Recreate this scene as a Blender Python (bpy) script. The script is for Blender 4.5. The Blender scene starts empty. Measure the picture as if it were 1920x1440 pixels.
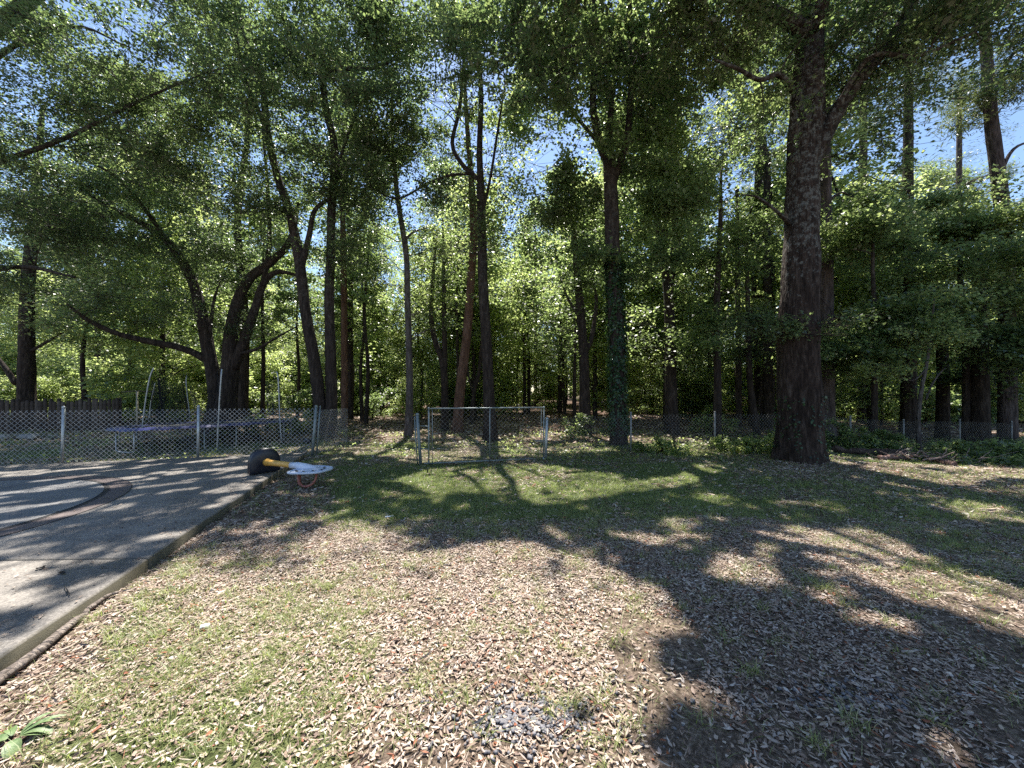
import bpy, math, random
import numpy as np
from mathutils import Vector, Matrix
random.seed(7)
rng = np.random.default_rng(7)
R = math.radians

# ------------------------------------------------------------------ camera, sky, sun
scene = bpy.context.scene
COL = scene.collection
F = 693.0; HZ = 735.0; CAMH = 1.6
cam_d = bpy.data.cameras.new('camera'); cam = bpy.data.objects.new('camera', cam_d); COL.objects.link(cam)
cam_d.sensor_width = 36; cam_d.lens = F/1920*36; cam_d.shift_y = (HZ-720)/1920
cam_d.clip_start = 0.05; cam_d.clip_end = 600
cam.location = (0, 0, CAMH); cam.rotation_euler = (R(90), 0, 0)
scene.camera = cam
SUN_EL, SUN_AZ = 63.0, -10.0      # azimuth measured from +Y (straight ahead), negative = left
S = np.array([math.sin(R(SUN_AZ))*math.cos(R(SUN_EL)), math.cos(R(SUN_AZ))*math.cos(R(SUN_EL)), math.sin(R(SUN_EL))])
w = bpy.data.worlds.new('World'); scene.world = w; w.use_nodes = True
nt = w.node_tree; nt.nodes.clear()
sky = nt.nodes.new('ShaderNodeTexSky'); sky.sky_type = 'NISHITA'; sky.sun_disc = False
sky.sun_elevation = R(SUN_EL); sky.sun_rotation = R(SUN_AZ); sky.air_density = 1.0; sky.dust_density = 0.3; sky.ozone_density = 2.0
bg = nt.nodes.new('ShaderNodeBackground'); bg.inputs[1].default_value = 0.088
wo = nt.nodes.new('ShaderNodeOutputWorld')
nt.links.new(sky.outputs[0], bg.inputs[0]); nt.links.new(bg.outputs[0], wo.inputs[0])
sd = bpy.data.lights.new('sun', 'SUN'); sd.energy = 5.0; sd.angle = R(0.5); sd.color = (1.0, 0.955, 0.88)
so = bpy.data.objects.new('sun', sd); COL.objects.link(so); so.location = (0, 0, 40)
so.rotation_euler = Vector(S).to_track_quat('Z', 'Y').to_euler()
vs = scene.view_settings
scene.display_settings.display_device = 'sRGB'
vs.view_transform = 'Standard'; vs.look = 'None'; vs.gamma = 1.0; vs.use_curve_mapping = False
vs.exposure = 1.42
cy = scene.cycles
cy.max_bounces = 6; cy.diffuse_bounces = 3; cy.glossy_bounces = 2; cy.transmission_bounces = 4; cy.transparent_max_bounces = 4
cy.use_denoising = False
try: cy.denoiser = 'OPENIMAGEDENOISE'; cy.denoising_prefilter = 'ACCURATE'
except Exception: pass
cy.sample_clamp_direct = 3.2; cy.sample_clamp_indirect = 5.0; cy.caustics_reflective = False; cy.caustics_refractive = False

# ------------------------------------------------------------------ helpers
def gh(x, y):
    "ground height"
    x = np.asarray(x, float); y = np.asarray(y, float)
    h = 0.035*np.sin(x*0.55+1.3)*np.sin(y*0.43+0.4) + 0.018*np.sin(x*1.7+y*0.9)
    near = np.clip((np.hypot(x+4, y-4)-2)/6, 0, 1)
    h = h*near
    t = np.clip((x-7.5)/8, 0, 1)*np.clip((y-6)/4, 0, 1); h = h - 0.28*t*t*(3-2*t)
    t2 = np.clip((y-16)/30, 0, 1); h = h + 0.5*t2
    return h
def G(px, py, h=0.0):
    Y = (CAMH-h)*F/(py-HZ); return ((px-960)*Y/F, Y)
def Pw(px, py, Y):
    return ((px-960)*Y/F, Y, CAMH-(py-HZ)*Y/F)
def to_px(x, y, z=0.0):
    y = np.maximum(y, 0.05); return 960+x*F/y, HZ+(CAMH-z)*F/y

def link(o, parent=None):
    COL.objects.link(o)
    if parent: o.parent = parent
    return o
def tagk(o, label=None, cat=None, group=None, kind=None):
    if label: o['label'] = label
    if cat: o['category'] = cat
    if group: o['group'] = group
    if kind: o['kind'] = kind
    return o
def empty(name, loc, label, cat, group=None, rz=0):
    o = bpy.data.objects.new(name, None); o.empty_display_size = 0.2
    o.location = loc; o.rotation_euler = (0, 0, rz); COL.objects.link(o)
    return tagk(o, label, cat, group)
def np_mesh(name, V, faces, mat, tone=None, smooth=False):
    """V (n,3); faces: list of (m,k) int arrays"""
    if isinstance(faces, np.ndarray): faces = [faces]
    me = bpy.data.meshes.new(name)
    V = np.ascontiguousarray(V, dtype=np.float32)
    me.vertices.add(len(V)); me.vertices.foreach_set('co', V.ravel())
    idx = np.concatenate([f.ravel() for f in faces]).astype(np.int32)
    starts = []; s = 0
    for f in faces:
        m, k = f.shape; starts.append(s+np.arange(m)*k); s += m*k
    starts = np.concatenate(starts).astype(np.int32)
    me.loops.add(len(idx)); me.loops.foreach_set('vertex_index', idx)
    me.polygons.add(len(starts)); me.polygons.foreach_set('loop_start', starts)
    if smooth: me.polygons.foreach_set('use_smooth', np.ones(len(starts), bool))
    if tone is not None:
        a = me.attributes.new('tone', 'FLOAT', 'FACE'); a.data.foreach_set('value', np.asarray(tone, np.float32))
    me.update(calc_edges=True); me.validate()
    me.materials.append(mat)
    return me

class MB:
    "collects tubes / boxes / polys as lists"
    def __init__(s): s.V = []; s.Q = []; s.T = []; s.n = 0
    def add(s, V, Q=None, T=None):
        V = np.asarray(V, float)
        if Q is not None and len(Q): s.Q.append(np.asarray(Q)+s.n)
        if T is not None and len(T): s.T.append(np.asarray(T)+s.n)
        s.V.append(V); s.n += len(V)
    def tube(s, P, rad, n=8, cap=True, rough=0.0, ph=0.0, flare=0.0, ridges=0):
        P = np.asarray(P, float); m = len(P)
        rad = np.broadcast_to(np.asarray(rad, float), (m,)).copy()
        T = np.gradient(P, axis=0); T /= np.linalg.norm(T, axis=1)[:, None]+1e-9
        ref = np.array([0, 0, 1.0]) if abs(T[0][2]) < 0.8 else np.array([0, 1.0, 0])
        th = np.arange(n)*2*math.pi/n
        U = np.cross(T, ref); U /= np.linalg.norm(U, axis=1)[:, None]+1e-9
        W = np.cross(U, T)
        c, sn = np.cos(th), np.sin(th)
        rr = np.ones((m, n))
        if rough:
            z = np.cumsum(np.r_[0, np.linalg.norm(np.diff(P, axis=0), axis=1)])[:, None]
            rr += rough*(np.sin(3*th+ph+z*0.7)*0.5+np.sin(5*th-ph*2+z*1.9)*0.35+np.sin(z*4.1+ph+2*th)*0.35)
            if ridges: rr += rough*0.7*np.sin(ridges*th+1.2*np.sin(z*2.3+ph)+ph)
        if flare:
            z = (P[:, 2]-P[0, 2])[:, None]
            rr += flare*np.exp(-z/0.28)*(0.55+0.45*np.sin(4*th+ph)+0.25*np.sin(7*th+2*ph))
        V = P[:, None, :]+(rad[:, None]*rr)[:, :, None]*(U[:, None, :]*c[None, :, None]+W[:, None, :]*sn[None, :, None])
        i = np.arange(m-1)[:, None]*n; j = np.arange(n)[None, :]; j2 = (j+1) % n
        Q = np.stack([i+j, i+j2, i+n+j2, i+n+j], -1).reshape(-1, 4)
        Tt = []
        V = V.reshape(-1, 3)
        if cap:
            V = np.vstack([V, P[0], P[-1]]); a = m*n
            for k in range(n):
                Tt.append((a, (k+1) % n, k)); Tt.append((a+1, (m-1)*n+k, (m-1)*n+(k+1) % n))
        s.add(V, Q, Tt)
    def box(s, c, size, rz=0.0, rx=0.0, taper=0.0):
        x, y, z = [v/2 for v in size]
        V = np.array([[sx*x*(1-taper*(sz > 0)), sy*y*(1-taper*(sz > 0)), sz*z] for sz in (-1, 1) for sy in (-1, 1) for sx in (-1, 1)])
        M = np.array(Matrix.Rotation(rz, 3, 'Z') @ Matrix.Rotation(rx, 3, 'X'))
        V = V@M.T+np.asarray(c, float)
        s.add(V, [[0, 2, 3, 1], [4, 5, 7, 6], [0, 1, 5, 4], [2, 6, 7, 3], [0, 4, 6, 2], [1, 3, 7, 5]])
    def build(s, name, mat, parent=None, base=(0, 0, 0), smooth=True, **kw):
        V = np.vstack(s.V)-np.asarray(base, float)
        fs = []
        if s.Q: fs.append(np.vstack(s.Q))
        if s.T: fs.append(np.vstack(s.T))
        me = np_mesh(name, V, fs, mat, smooth=smooth)
        o = link(bpy.data.objects.new(name, me), parent)
        if parent is None: o.location = base
        return tagk(o, **kw)

def smooth_path(P, k=5, jitter=0.0):
    "Catmull-Rom through points"
    P = np.asarray(P, float)
    Q = np.vstack([2*P[0]-P[1], P, 2*P[-1]-P[-2]]); out = []
    for i in range(1, len(Q)-2):
        for t in np.linspace(0, 1, k, endpoint=False):
            a, b, c, d = Q[i-1], Q[i], Q[i+1], Q[i+2]
            out.append(0.5*((2*b)+(c-a)*t+(2*a-5*b+4*c-d)*t*t+(-a+3*b-3*c+d)*t**3))
    out.append(P[-1]); out = np.array(out)
    if jitter:
        out[1:-1] += rng.normal(0, jitter, (len(out)-2, 3))*[1, 1, 0.3]
    return out

# ------------------------------------------------------------------ materials
def new_mat(name):
    m = bpy.data.materials.new(name); m.use_nodes = True
    nt = m.node_tree; b = nt.nodes['Principled BSDF']; return m, nt, b
def ramp(nt, fac, stops):
    r = nt.nodes.new('ShaderNodeValToRGB'); cr = r.color_ramp
    cr.elements[0].position, cr.elements[0].color = stops[0][0], (*stops[0][1], 1)
    cr.elements[1].position, cr.elements[1].color = stops[-1][0], (*stops[-1][1], 1)
    for p, c in stops[1:-1]:
        e = cr.elements.new(p); e.color = (*c, 1)
    nt.links.new(fac, r.inputs[0]); return r.outputs[0]
def noise(nt, vec, scale, detail=5, rough=0.6):
    n = nt.nodes.new('ShaderNodeTexNoise'); n.inputs['Scale'].default_value = scale
    n.inputs['Detail'].default_value = detail; n.inputs['Roughness'].default_value = rough
    if vec is not None: nt.links.new(vec, n.inputs['Vector'])
    return n.outputs['Fac']
def coords(nt, scale=(1, 1, 1), world=False):
    if world:
        g = nt.nodes.new('ShaderNodeNewGeometry').outputs['Position']
    else: g = nt.nodes.new('ShaderNodeTexCoord').outputs['Object']
    mp = nt.nodes.new('ShaderNodeMapping'); mp.inputs['Scale'].default_value = scale
    nt.links.new(g, mp.inputs['Vector']); return mp.outputs[0]
def mixc(nt, fac, a, b, mode='MIX'):
    m = nt.nodes.new('ShaderNodeMix'); m.data_type = 'RGBA'; m.blend_type = mode
    for s, v in ((0, fac), (6, a), (7, b)):
        if isinstance(v, (int, float)): m.inputs[s].default_value = v
        elif isinstance(v, tuple): m.inputs[s].default_value = (*v, 1)
        else: nt.links.new(v, m.inputs[s])
    return m.outputs[2]
def bump(nt, b, h, strength=0.5, dist=0.02):
    n = nt.nodes.new('ShaderNodeBump'); n.inputs['Strength'].default_value = strength; n.inputs['Distance'].default_value = dist
    nt.links.new(h, n.inputs['Height']); nt.links.new(n.outputs[0], b.inputs['Normal'])
def attr(nt, name):
    a = nt.nodes.new('ShaderNodeAttribute'); a.attribute_name = name; return a.outputs['Fac']

def mat_simple(name, c1, c2, rough=0.6, scale=6, metal=0.0, bmp=0.15, detail=4, dist=0.01):
    m, nt, b = new_mat(name); v = coords(nt)
    n = noise(nt, v, scale, detail)
    nt.links.new(ramp(nt, n, [(0.35, c1), (0.65, c2)]), b.inputs['Base Color'])
    b.inputs['Roughness'].default_value = rough; b.inputs['Metallic'].default_value = metal
    if bmp: bump(nt, b, noise(nt, v, scale*4, 3), bmp, dist)
    return m
def mat_bark(name, dark, mid, light, lich=0.0, scale=9):
    m, nt, b = new_mat(name)
    v = coords(nt, (1, 1, 0.22)); v1 = coords(nt)
    n = noise(nt, v, scale, 8, 0.65)
    vo = nt.nodes.new('ShaderNodeTexVoronoi'); vo.inputs['Scale'].default_value = scale*1.5; vo.feature = 'DISTANCE_TO_EDGE'
    nt.links.new(v, vo.inputs['Vector'])
    col = ramp(nt, n, [(0.3, dark), (0.5, mid), (0.72, light)])
    if lich:
        n2 = noise(nt, v1, 9.0, 9, 0.8)
        sx = nt.nodes.new('ShaderNodeSeparateXYZ'); nt.links.new(v1, sx.inputs[0])
        mr = nt.nodes.new('ShaderNodeMapRange'); mr.inputs[1].default_value = 1.8; mr.inputs[2].default_value = 5.0
        mr.inputs[3].default_value = -0.16; mr.inputs[4].default_value = 0.0; nt.links.new(sx.outputs[2], mr.inputs[0])
        ad = nt.nodes.new('ShaderNodeMath'); nt.links.new(n2, ad.inputs[0]); nt.links.new(mr.outputs[0], ad.inputs[1])
        f = ramp(nt, ad.outputs[0], [(0.50, (0, 0, 0)), (0.57, (1, 1, 1))])
        ml = nt.nodes.new('ShaderNodeMath'); ml.operation = 'MULTIPLY'; ml.inputs[1].default_value = lich
        nt.links.new(f, ml.inputs[0])
        col = mixc(nt, ml.outputs[0], col, (0.24, 0.25, 0.23))
    nt.links.new(col, b.inputs['Base Color'])
    b.inputs['Roughness'].default_value = 0.92; b.inputs['Specular IOR Level'].default_value = 0.25
    ad = nt.nodes.new('ShaderNodeMath'); nt.links.new(n, ad.inputs[0]); nt.links.new(vo.outputs[0], ad.inputs[1])
    bump(nt, b, ad.outputs[0], 1.0, 0.05)
    return m
def mat_leaf(name, stops, tstops, tfac=0.42, rough=0.38, spec=0.5):
    m, nt, b = new_mat(name); t = attr(nt, 'tone')
    nt.links.new(ramp(nt, t, stops), b.inputs['Base Color'])
    b.inputs['Roughness'].default_value = rough; b.inputs['Specular IOR Level'].default_value = spec
    tr = nt.nodes.new('ShaderNodeBsdfTranslucent'); nt.links.new(ramp(nt, t, tstops), tr.inputs[0])
    mx = nt.nodes.new('ShaderNodeMixShader'); mx.inputs[0].default_value = tfac
    nt.links.new(b.outputs[0], mx.inputs[1]); nt.links.new(tr.outputs[0], mx.inputs[2])
    nt.links.new(mx.outputs[0], nt.nodes['Material Output'].inputs[0])
    return m
BARK_OAK = mat_bark('oak_bark', (0.008, 0.005, 0.004), (0.034, 0.022, 0.017), (0.10, 0.075, 0.062), 0.5, 13)
BARK_DARK = mat_bark('dark_bark', (0.011, 0.008, 0.007), (0.034, 0.025, 0.021), (0.085, 0.067, 0.056), 0.15, 12)
BARK_GREY = mat_bark('grey_bark', (0.03, 0.025, 0.023), (0.085, 0.072, 0.066), (0.18, 0.16, 0.15), 0.3, 12)
BARK_PINE = mat_bark('pine_bark', (0.025, 0.019, 0.018), (0.075, 0.058, 0.055), (0.15, 0.12, 0.115), 0.0, 9)
BARK_RED = mat_bark('reddish_bark', (0.03, 0.017, 0.012), (0.11, 0.06, 0.04), (0.19, 0.12, 0.09), 0.1, 9)
LEAF_OAK = mat_leaf('oak_leaf', [(0.0, (0.045, 0.065, 0.036)), (0.5, (0.09, 0.115, 0.06)), (1.0, (0.16, 0.18, 0.09))],
                    [(0.0, (0.14, 0.22, 0.07)), (0.5, (0.31, 0.43, 0.14)), (1.0, (0.55, 0.66, 0.22))], 0.45, 0.42, 1.0)
LEAF_GUM = mat_leaf('sweetgum_leaf', [(0.0, (0.045, 0.075, 0.036)), (0.5, (0.085, 0.125, 0.058)), (1.0, (0.15, 0.19, 0.08))],
                    [(0.0, (0.18, 0.27, 0.08)), (0.5, (0.39, 0.51, 0.17)), (1.0, (0.68, 0.78, 0.28))], 0.5, 0.40, 1.0)
LEAF_BRUSH = mat_leaf('understory_leaf', [(0.0, (0.06, 0.09, 0.038)), (0.5, (0.105, 0.145, 0.06)), (1.0, (0.17, 0.21, 0.09))],
                    [(0.0, (0.28, 0.38, 0.11)), (0.5, (0.54, 0.66, 0.22)), (1.0, (0.80, 0.88, 0.34))], 0.55, 0.42, 0.9)
LEAF_PINE = mat_leaf('pine_needle', [(0.0, (0.03, 0.046, 0.024)), (0.5, (0.06, 0.085, 0.045)), (1.0, (0.13, 0.15, 0.08))],
                    [(0.0, (0.10, 0.15, 0.04)), (0.5, (0.22, 0.27, 0.09)), (1.0, (0.38, 0.4, 0.16))], 0.36, 0.42, 0.8)
LEAF_IVY = mat_leaf('ivy_leaf', [(0.0, (0.012, 0.03, 0.012)), (0.5, (0.025, 0.06, 0.02)), (1.0, (0.05, 0.10, 0.03))],
                    [(0.0, (0.02, 0.06, 0.01)), (1.0, (0.1, 0.2, 0.03))], 0.25, 0.35, 0.5)
GRASS = mat_leaf('grass_blade', [(0.0, (0.07, 0.10, 0.03)), (0.45, (0.17, 0.215, 0.075)), (0.8, (0.30, 0.33, 0.14)), (1.0, (0.42, 0.38, 0.22))],
                    [(0.0, (0.12, 0.2, 0.03)), (0.5, (0.38, 0.52, 0.09)), (1.0, (0.62, 0.62, 0.26))], 0.42, 0.5, 0.5)
LITTER = mat_leaf('dead_leaf', [(0.0, (0.05, 0.03, 0.022)), (0.25, (0.16, 0.10, 0.073)), (0.5, (0.32, 0.235, 0.178)), (0.75, (0.46, 0.375, 0.30)), (0.92, (0.60, 0.53, 0.46)), (0.95, (0.24, 0.08, 0.04)), (1.0, (0.30, 0.11, 0.055))],
                    [(0.0, (0.1, 0.05, 0.03)), (1.0, (0.45, 0.3, 0.18))], 0.10, 0.6, 0.35)
GALV = mat_simple('galvanised_steel', (0.36, 0.38, 0.39), (0.50, 0.52, 0.53), 0.45, 12, 0.6, 0.05)
GALV_DARK = mat_simple('weathered_steel', (0.17, 0.2, 0.2), (0.28, 0.31, 0.31), 0.55, 14, 0.5, 0.05)
WIRE = mat_simple('galvanised_wire', (0.42, 0.43, 0.44), (0.55, 0.56, 0.57), 0.42, 12, 0.45, 0)
WIRE_DULL = mat_simple('dull_wire', (0.17, 0.17, 0.165), (0.27, 0.27, 0.26), 0.6, 12, 0.3, 0)

# ------------------------------------------------------------------ where the sun reaches the ground (used to prune crowns)
LIT = [
 [(-400,1200),(0,1105),(60,1095),(240,1080),(330,1105),(430,1100),(520,1095),(600,1080),(665,1070),(700,1045),(800,1040),(900,1025),(1000,1025),(1030,1045),(1100,1060),(1190,1090),(1240,1135),(1225,1180),(1228,1230),(1300,1260),(1295,1290),(1250,1330),(1245,1440),(1300,1700),(-900,1700)],
 [(615,985),(660,975),(705,990),(690,1020),(650,1040),(600,1045),(560,1060),(590,1010)],
 [(740,895),(800,880),(900,872),(1000,868),(1090,878),(1190,890),(1170,915),(1120,930),(1080,950),(1000,948),(930,930),(870,925),(800,930)],
 [(1380,1010),(1440,985),(1520,980),(1590,985),(1650,1010),(1730,1042),(1640,1048),(1560,1032),(1480,1022)],
 [(1620,1075),(1700,1060),(1800,1072),(1960,1115),(2150,1200),(2150,1300),(1960,1215),(1860,1180),(1780,1150),(1700,1110)],
 [(1530,862),(1600,880),(1660,905),(1750,918),(1830,905),(1960,900),(1960,880),(1850,872),(1750,868),(1640,858)],
 [(1740,932),(1800,935),(1930,950),(1930,990),(1840,975),(1780,955)],
 [(1000,985),(1050,985),(1090,1010),(1040,1010)], [(1190,1005),(1240,1003),(1250,1018),(1205,1022)],
 [(1255,980),(1310,978),(1315,990),(1270,992)], [(1300,1075),(1380,1060),(1480,1085),(1440,1110),(1340,1100)],
 [(1270,1230),(1340,1235),(1330,1255),(1285,1250)],
 [(1050,905),(1200,900),(1300,880),(1380,870),(1330,895),(1240,925),(1120,930)],
 [(640,850),(760,835),(900,838),(1000,850),(900,862),(760,866)],
]
DARK = [[(930,1075),(1010,1065),(1080,1090),(1085,1120),(1040,1135),(960,1120)],
        [(700,1075),(780,1070),(800,1090),(740,1100)]]
def inpoly(x, y, poly):
    ins = np.zeros(x.shape, bool); n = len(poly); j = n-1
    for i in range(n):
        xi, yi = poly[i]; xj, yj = poly[j]
        if yi != yj:
            ins ^= ((yi > y) != (yj > y)) & (x < (xj-xi)*(y-yi)/(yj-yi)+xi)
        j = i
    return ins
def vnoise(x, y, s, seed=0):
    "smooth value noise 0..1"
    r = np.random.default_rng(seed).random((64, 64))
    u = x/s+1000; v = y/s+1000; iu = np.floor(u).astype(int); iv = np.floor(v).astype(int)
    fu = u-iu; fv = v-iv; fu = fu*fu*(3-2*fu); fv = fv*fv*(3-2*fv)
    a = r[iu % 64, iv % 64]; b = r[(iu+1) % 64, iv % 64]; c = r[iu % 64, (iv+1) % 64]; d = r[(iu+1) % 64, (iv+1) % 64]
    return (a*(1-fu)+b*fu)*(1-fv)+(c*(1-fu)+d*fu)*fv
def slab_side(x, y): # >0 : on the slab (left of its edge)
    return (-2.95-0.3066*(y-2.13))-x
def is_lit(x, y):
    "True where the ground point should see the sun"
    wx = x+0.22*(vnoise(x, y, 0.22, 3)-0.5)+0.45*(vnoise(x, y, 1.0, 4)-0.5); wy = y+0.35*(vnoise(x, y, 0.5, 5)-0.5)+0.2*(vnoise(x, y, 0.2, 6)-0.5)
    px, py = to_px(wx, np.maximum(wy, 0.3)); lit = np.zeros(x.shape, bool)
    for p in LIT: lit |= inpoly(px, py, p)
    for p in DARK: lit &= ~inpoly(px, py, p)
    # dapples on the slab: streaks
    sl = slab_side(x, y) > 0
    u = x*0.80+y*0.60; v = -x*0.60+y*0.80
    st = 0.6*vnoise(u/2.4, v, 0.33, 11)+0.4*vnoise(u/2.0, v, 0.15, 12)
    lit = np.where(sl, (st > 0.60) | (lit & (py > 1100) & (st > 0.30)), lit)
    far = (y > 10)
    dn = 0.65*vnoise(x/2.2, y, 0.6, 21)+0.35*vnoise(x/1.6, y, 0.25, 22)
    lit = np.where(far, dn > 0.42, lit)
    mid = (y > 4) & (y <= 10) & ~sl
    dn2 = 0.6*vnoise(x/1.8, y, 0.30, 31)+0.4*vnoise(x/1.4, y, 0.13, 32)
    lit = np.where(mid & ~lit, dn2 > 0.80, lit)
    lit = np.where(mid & lit & (dn2 < 0.30), False, lit)
    fl_ = 0.5*vnoise(x, y*1.5, 0.16, 61)+0.5*vnoise(x, y*1.4, 0.5, 62)
    lit = lit | ((y < 6) & ~sl & (fl_ > 0.67))
    return lit
def ground_hit(P):
    t = P[:, 2]/S[2]; return P[:, 0]-S[0]*t, P[:, 1]-S[1]*t
def keep_mask(P, strength=0.985):
    x, y = ground_hit(P)
    lim = (y > 0.2) & (y < 20) & (np.abs(x) < 22)
    lit = is_lit(x, np.where(lim, y, 5.0)) & lim
    st = np.where(y > 10, 0.8, strength)
    return ~(lit & (rng.random(len(P)) < st))

# ------------------------------------------------------------------ foliage
def leaf_quads(C, L, W, up=0.55, droop=0.25, bend=0.18):
    n = len(C)
    nrm = rng.normal(0, 1, (n, 3)); nrm[:, 2] = np.abs(nrm[:, 2])+up*1.6; nrm /= np.linalg.norm(nrm, axis=1)[:, None]
    d = rng.normal(0, 1, (n, 3)); d[:, 2] -= droop; d -= (d*nrm).sum(1)[:, None]*nrm; d /= np.linalg.norm(d, axis=1)[:, None]+1e-9
    s = np.cross(nrm, d)
    L = (L*(0.65+0.7*rng.random(n)))[:, None]; W = (W*(0.65+0.7*rng.random(n)))[:, None]
    f = nrm*W*bend
    V = np.stack([C-d*L/2, C+s*W/2-d*L*0.04+f, C+d*L/2-nrm*L*0.06, C-s*W/2-d*L*0.04+f], 1).reshape(-1, 3)
    Q = np.arange(4*n).reshape(n, 4)
    return V, Q
def clump_leaves(c, r, n, flat=0.6):
    "leaf centres along short twigs of one clump"
    k = max(5, n//13)
    d = rng.normal(0, 1, (k, 3)); d[:, 2] = d[:, 2]*0.6; d /= np.linalg.norm(d, axis=1)[:, None]
    ln = r*(0.35+1.0*rng.random(k))
    ti = rng.integers(0, k, n); t = np.sqrt(rng.random(n))
    an = np.array([rng.uniform(.6, 1.7), rng.uniform(.6, 1.7), rng.uniform(.45, .9)]); ra = rng.uniform(0, 6.28)
    d = d*an; d = np.stack([d[:, 0]*math.cos(ra)-d[:, 1]*math.sin(ra), d[:, 0]*math.sin(ra)+d[:, 1]*math.cos(ra), d[:, 2]/flat*.8], 1)
    P = d[ti]*(ln[ti]*t)[:, None]; P[:, 2] = P[:, 2]*flat-0.16*r*t*t
    P += rng.normal(0, 0.10*r+0.03, (n, 3))
    return c+P, d, ln

def grow(root, base, trunks, clumps, leafmat, bark, L=0.11, W=0.065, ntr=12, prune=True, rough=0.05, flare=0.5, twigs=True,
         attach_min=1.5, tone0=0.45, parts=('trunk', 'crown'), ridges=0, brr=0.011, up=0.55):
    """trunks: list of (points, radii). clumps: list of (centre, radius, nleaves[,tone])"""
    mb = MB(); nodes = []; 
    for i, (P, rad) in enumerate(trunks):
        P = np.asarray(P, float); rad = np.interp(np.linspace(0, 1, (len(P)-1)*5+1), np.linspace(0, 1, len(P)), rad)
        Q = smooth_path(P, 5, 0.0)
        if i == 0 and flare:
            extra = [Q[0]+(Q[1]-Q[0])*f for f in (0.06, 0.15, 0.3, 0.55)]
            r0 = [rad[0]+(rad[1]-rad[0])*f for f in (0.06, 0.15, 0.3, 0.55)]
            Q = np.vstack([Q[:1]-[0, 0, 0.12], Q[:1], extra, Q[1:]]); rad = np.r_[rad[0], rad[0], r0, rad[1:]]
        mb.tube(Q, rad, ntr if i == 0 else max(6, ntr-3), rough=rough, ph=i*1.7+abs(base[0]), flare=flare if i == 0 else 0, ridges=ridges)
        for q, r in zip(Q, rad):
            if q[2] > base[2]+attach_min: nodes.append((q, r))
    NP = np.array([q for q, r in nodes]); NR = np.array([r for q, r in nodes])
    LC = []; LT = []
    cl = [tuple(c)+(tone0, 1.0)[len(c)-3:] for c in clumps]; LS = []
    if len(NP):
        axis = NP.copy()
        dist = [np.min(np.linalg.norm(axis-np.asarray(c[0]), axis=1)) for c in cl]
        for i in np.argsort(dist):
            c, r, n, tn, sz = cl[i]; c = np.asarray(c, float)
            dv = c-NP; hd = np.linalg.norm(dv[:, :2], axis=1)
            cost = np.linalg.norm(dv, axis=1)+np.abs(dv[:, 2]-0.45*hd)*0.6+np.where(NR < 0.012, 0.3, 0)
            k = int(np.argmin(cost)); a = NP[k]; dl = np.linalg.norm(c-a)
            r0 = min(NR[k]*0.75, brr*dl+0.010); r1 = 0.006
            if dl > 0.15:
                m = a+(c-a)*0.5+np.array([0, 0, 0.08*dl])+rng.normal(0, 0.07*dl, 3)
                q1 = a+(m-a)*0.5+rng.normal(0, 0.04*dl, 3); q2 = m+(c-m)*0.5+rng.normal(0, 0.05*dl, 3)
                B = np.array([a, q1, m, q2, c]); rr = np.linspace(r0, r1, 5)
                mb.tube(B, rr, 5 if r0 > 0.02 else 3, cap=False)
                NP = np.vstack([NP, B[1:]]); NR = np.r_[NR, rr[1:]]
            n = int(n)
            if n <= 0: continue
            P, d, ln = clump_leaves(c, r, n)
            tones = np.clip(tn+rng.normal(0, 0.12)+rng.normal(0, 0.14, n), 0, 1)
            if prune:
                kp = keep_mask(P); P = P[kp]; tones = tones[kp]
            LC.append(P); LT.append(tones); LS.append(np.full(len(P), sz))
            if twigs:
                for j in range(min(len(d), 7)):
                    e = c+d[j]*ln[j]*[1, 1, 0.6]
                    mb.tube(np.array([c, (c+e)/2+rng.normal(0, 0.03*r, 3), e]), [0.006, 0.005, 0.003], 3, cap=False)
    tr = mb.build(parts[0], bark, root, base)
    if LC:
        C = np.vstack(LC); LS = np.concatenate(LS); V, Q = leaf_quads(C, L*LS, W*LS, up)
        me = np_mesh(parts[1], V-np.asarray(base), Q, leafmat, tone=np.concatenate(LT))
        o = link(bpy.data.objects.new(parts[1], me), root)
        return len(C)
    return 0
def ellips(c, rad, n, shell=0.35):
    d = rng.normal(0, 1, (n, 3)); d /= np.linalg.norm(d, axis=1)[:, None]
    u = (shell+(1-shell)*rng.random(n))**0.6
    return np.asarray(c)+d*u[:, None]*np.asarray(rad)

# ------------------------------------------------------------------ ground
def grass_density(x, y):
    px, py = to_px(x, np.maximum(y, 0.5))
    n1 = vnoise(x, y, 0.45, 41); n2 = vnoise(x, y, 1.6, 42); n3 = vnoise(x, y, 0.16, 43)
    g = np.full(x.shape, 0.16)
    lawn = np.clip((py-855)/15, 0, 1)*np.clip((1030-py)/60, 0, 1)*np.clip((px-560)/80, 0, 1)*np.clip((1560-px)/250, 0, 1)
    g = np.maximum(g, 1.0*lawn)
    left = np.clip((py-1010)/40, 0, 1)*np.clip((px-(1500-py)*0.55)/120, 0, 1)*np.clip((820-0.25*(py-1000)-px)/160, 0, 1)
    g = np.maximum(g, 1.0*left*(0.5+.8*n1))
    rightm = np.clip((py-870)/20, 0, 1)*np.clip((1180-py)/120, 0, 1)*np.clip((px-1300)/200, 0, 1)
    g = np.maximum(g, 0.45*rightm)
    g = np.where((py > 1150) & (px > 1250), g*0.45, g)
    g = np.where(y > 8.2, 0.55, g); g = np.where(y > 11.5, 0.28, g); g = np.where(y > 15, 0.12, g)
    return np.clip(g*(0.45+1.1*n2)*(0.5+n1)*(0.6+0.8*n3)*1.2, 0, 1)
def axis_pts(lim, near, step):
    a = [0.0]; 
    while a[-1] < lim:
        a.append(a[-1]+(step if a[-1] < near else step*(1+(a[-1]-near)*0.35)))
    return np.array(a)
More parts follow.
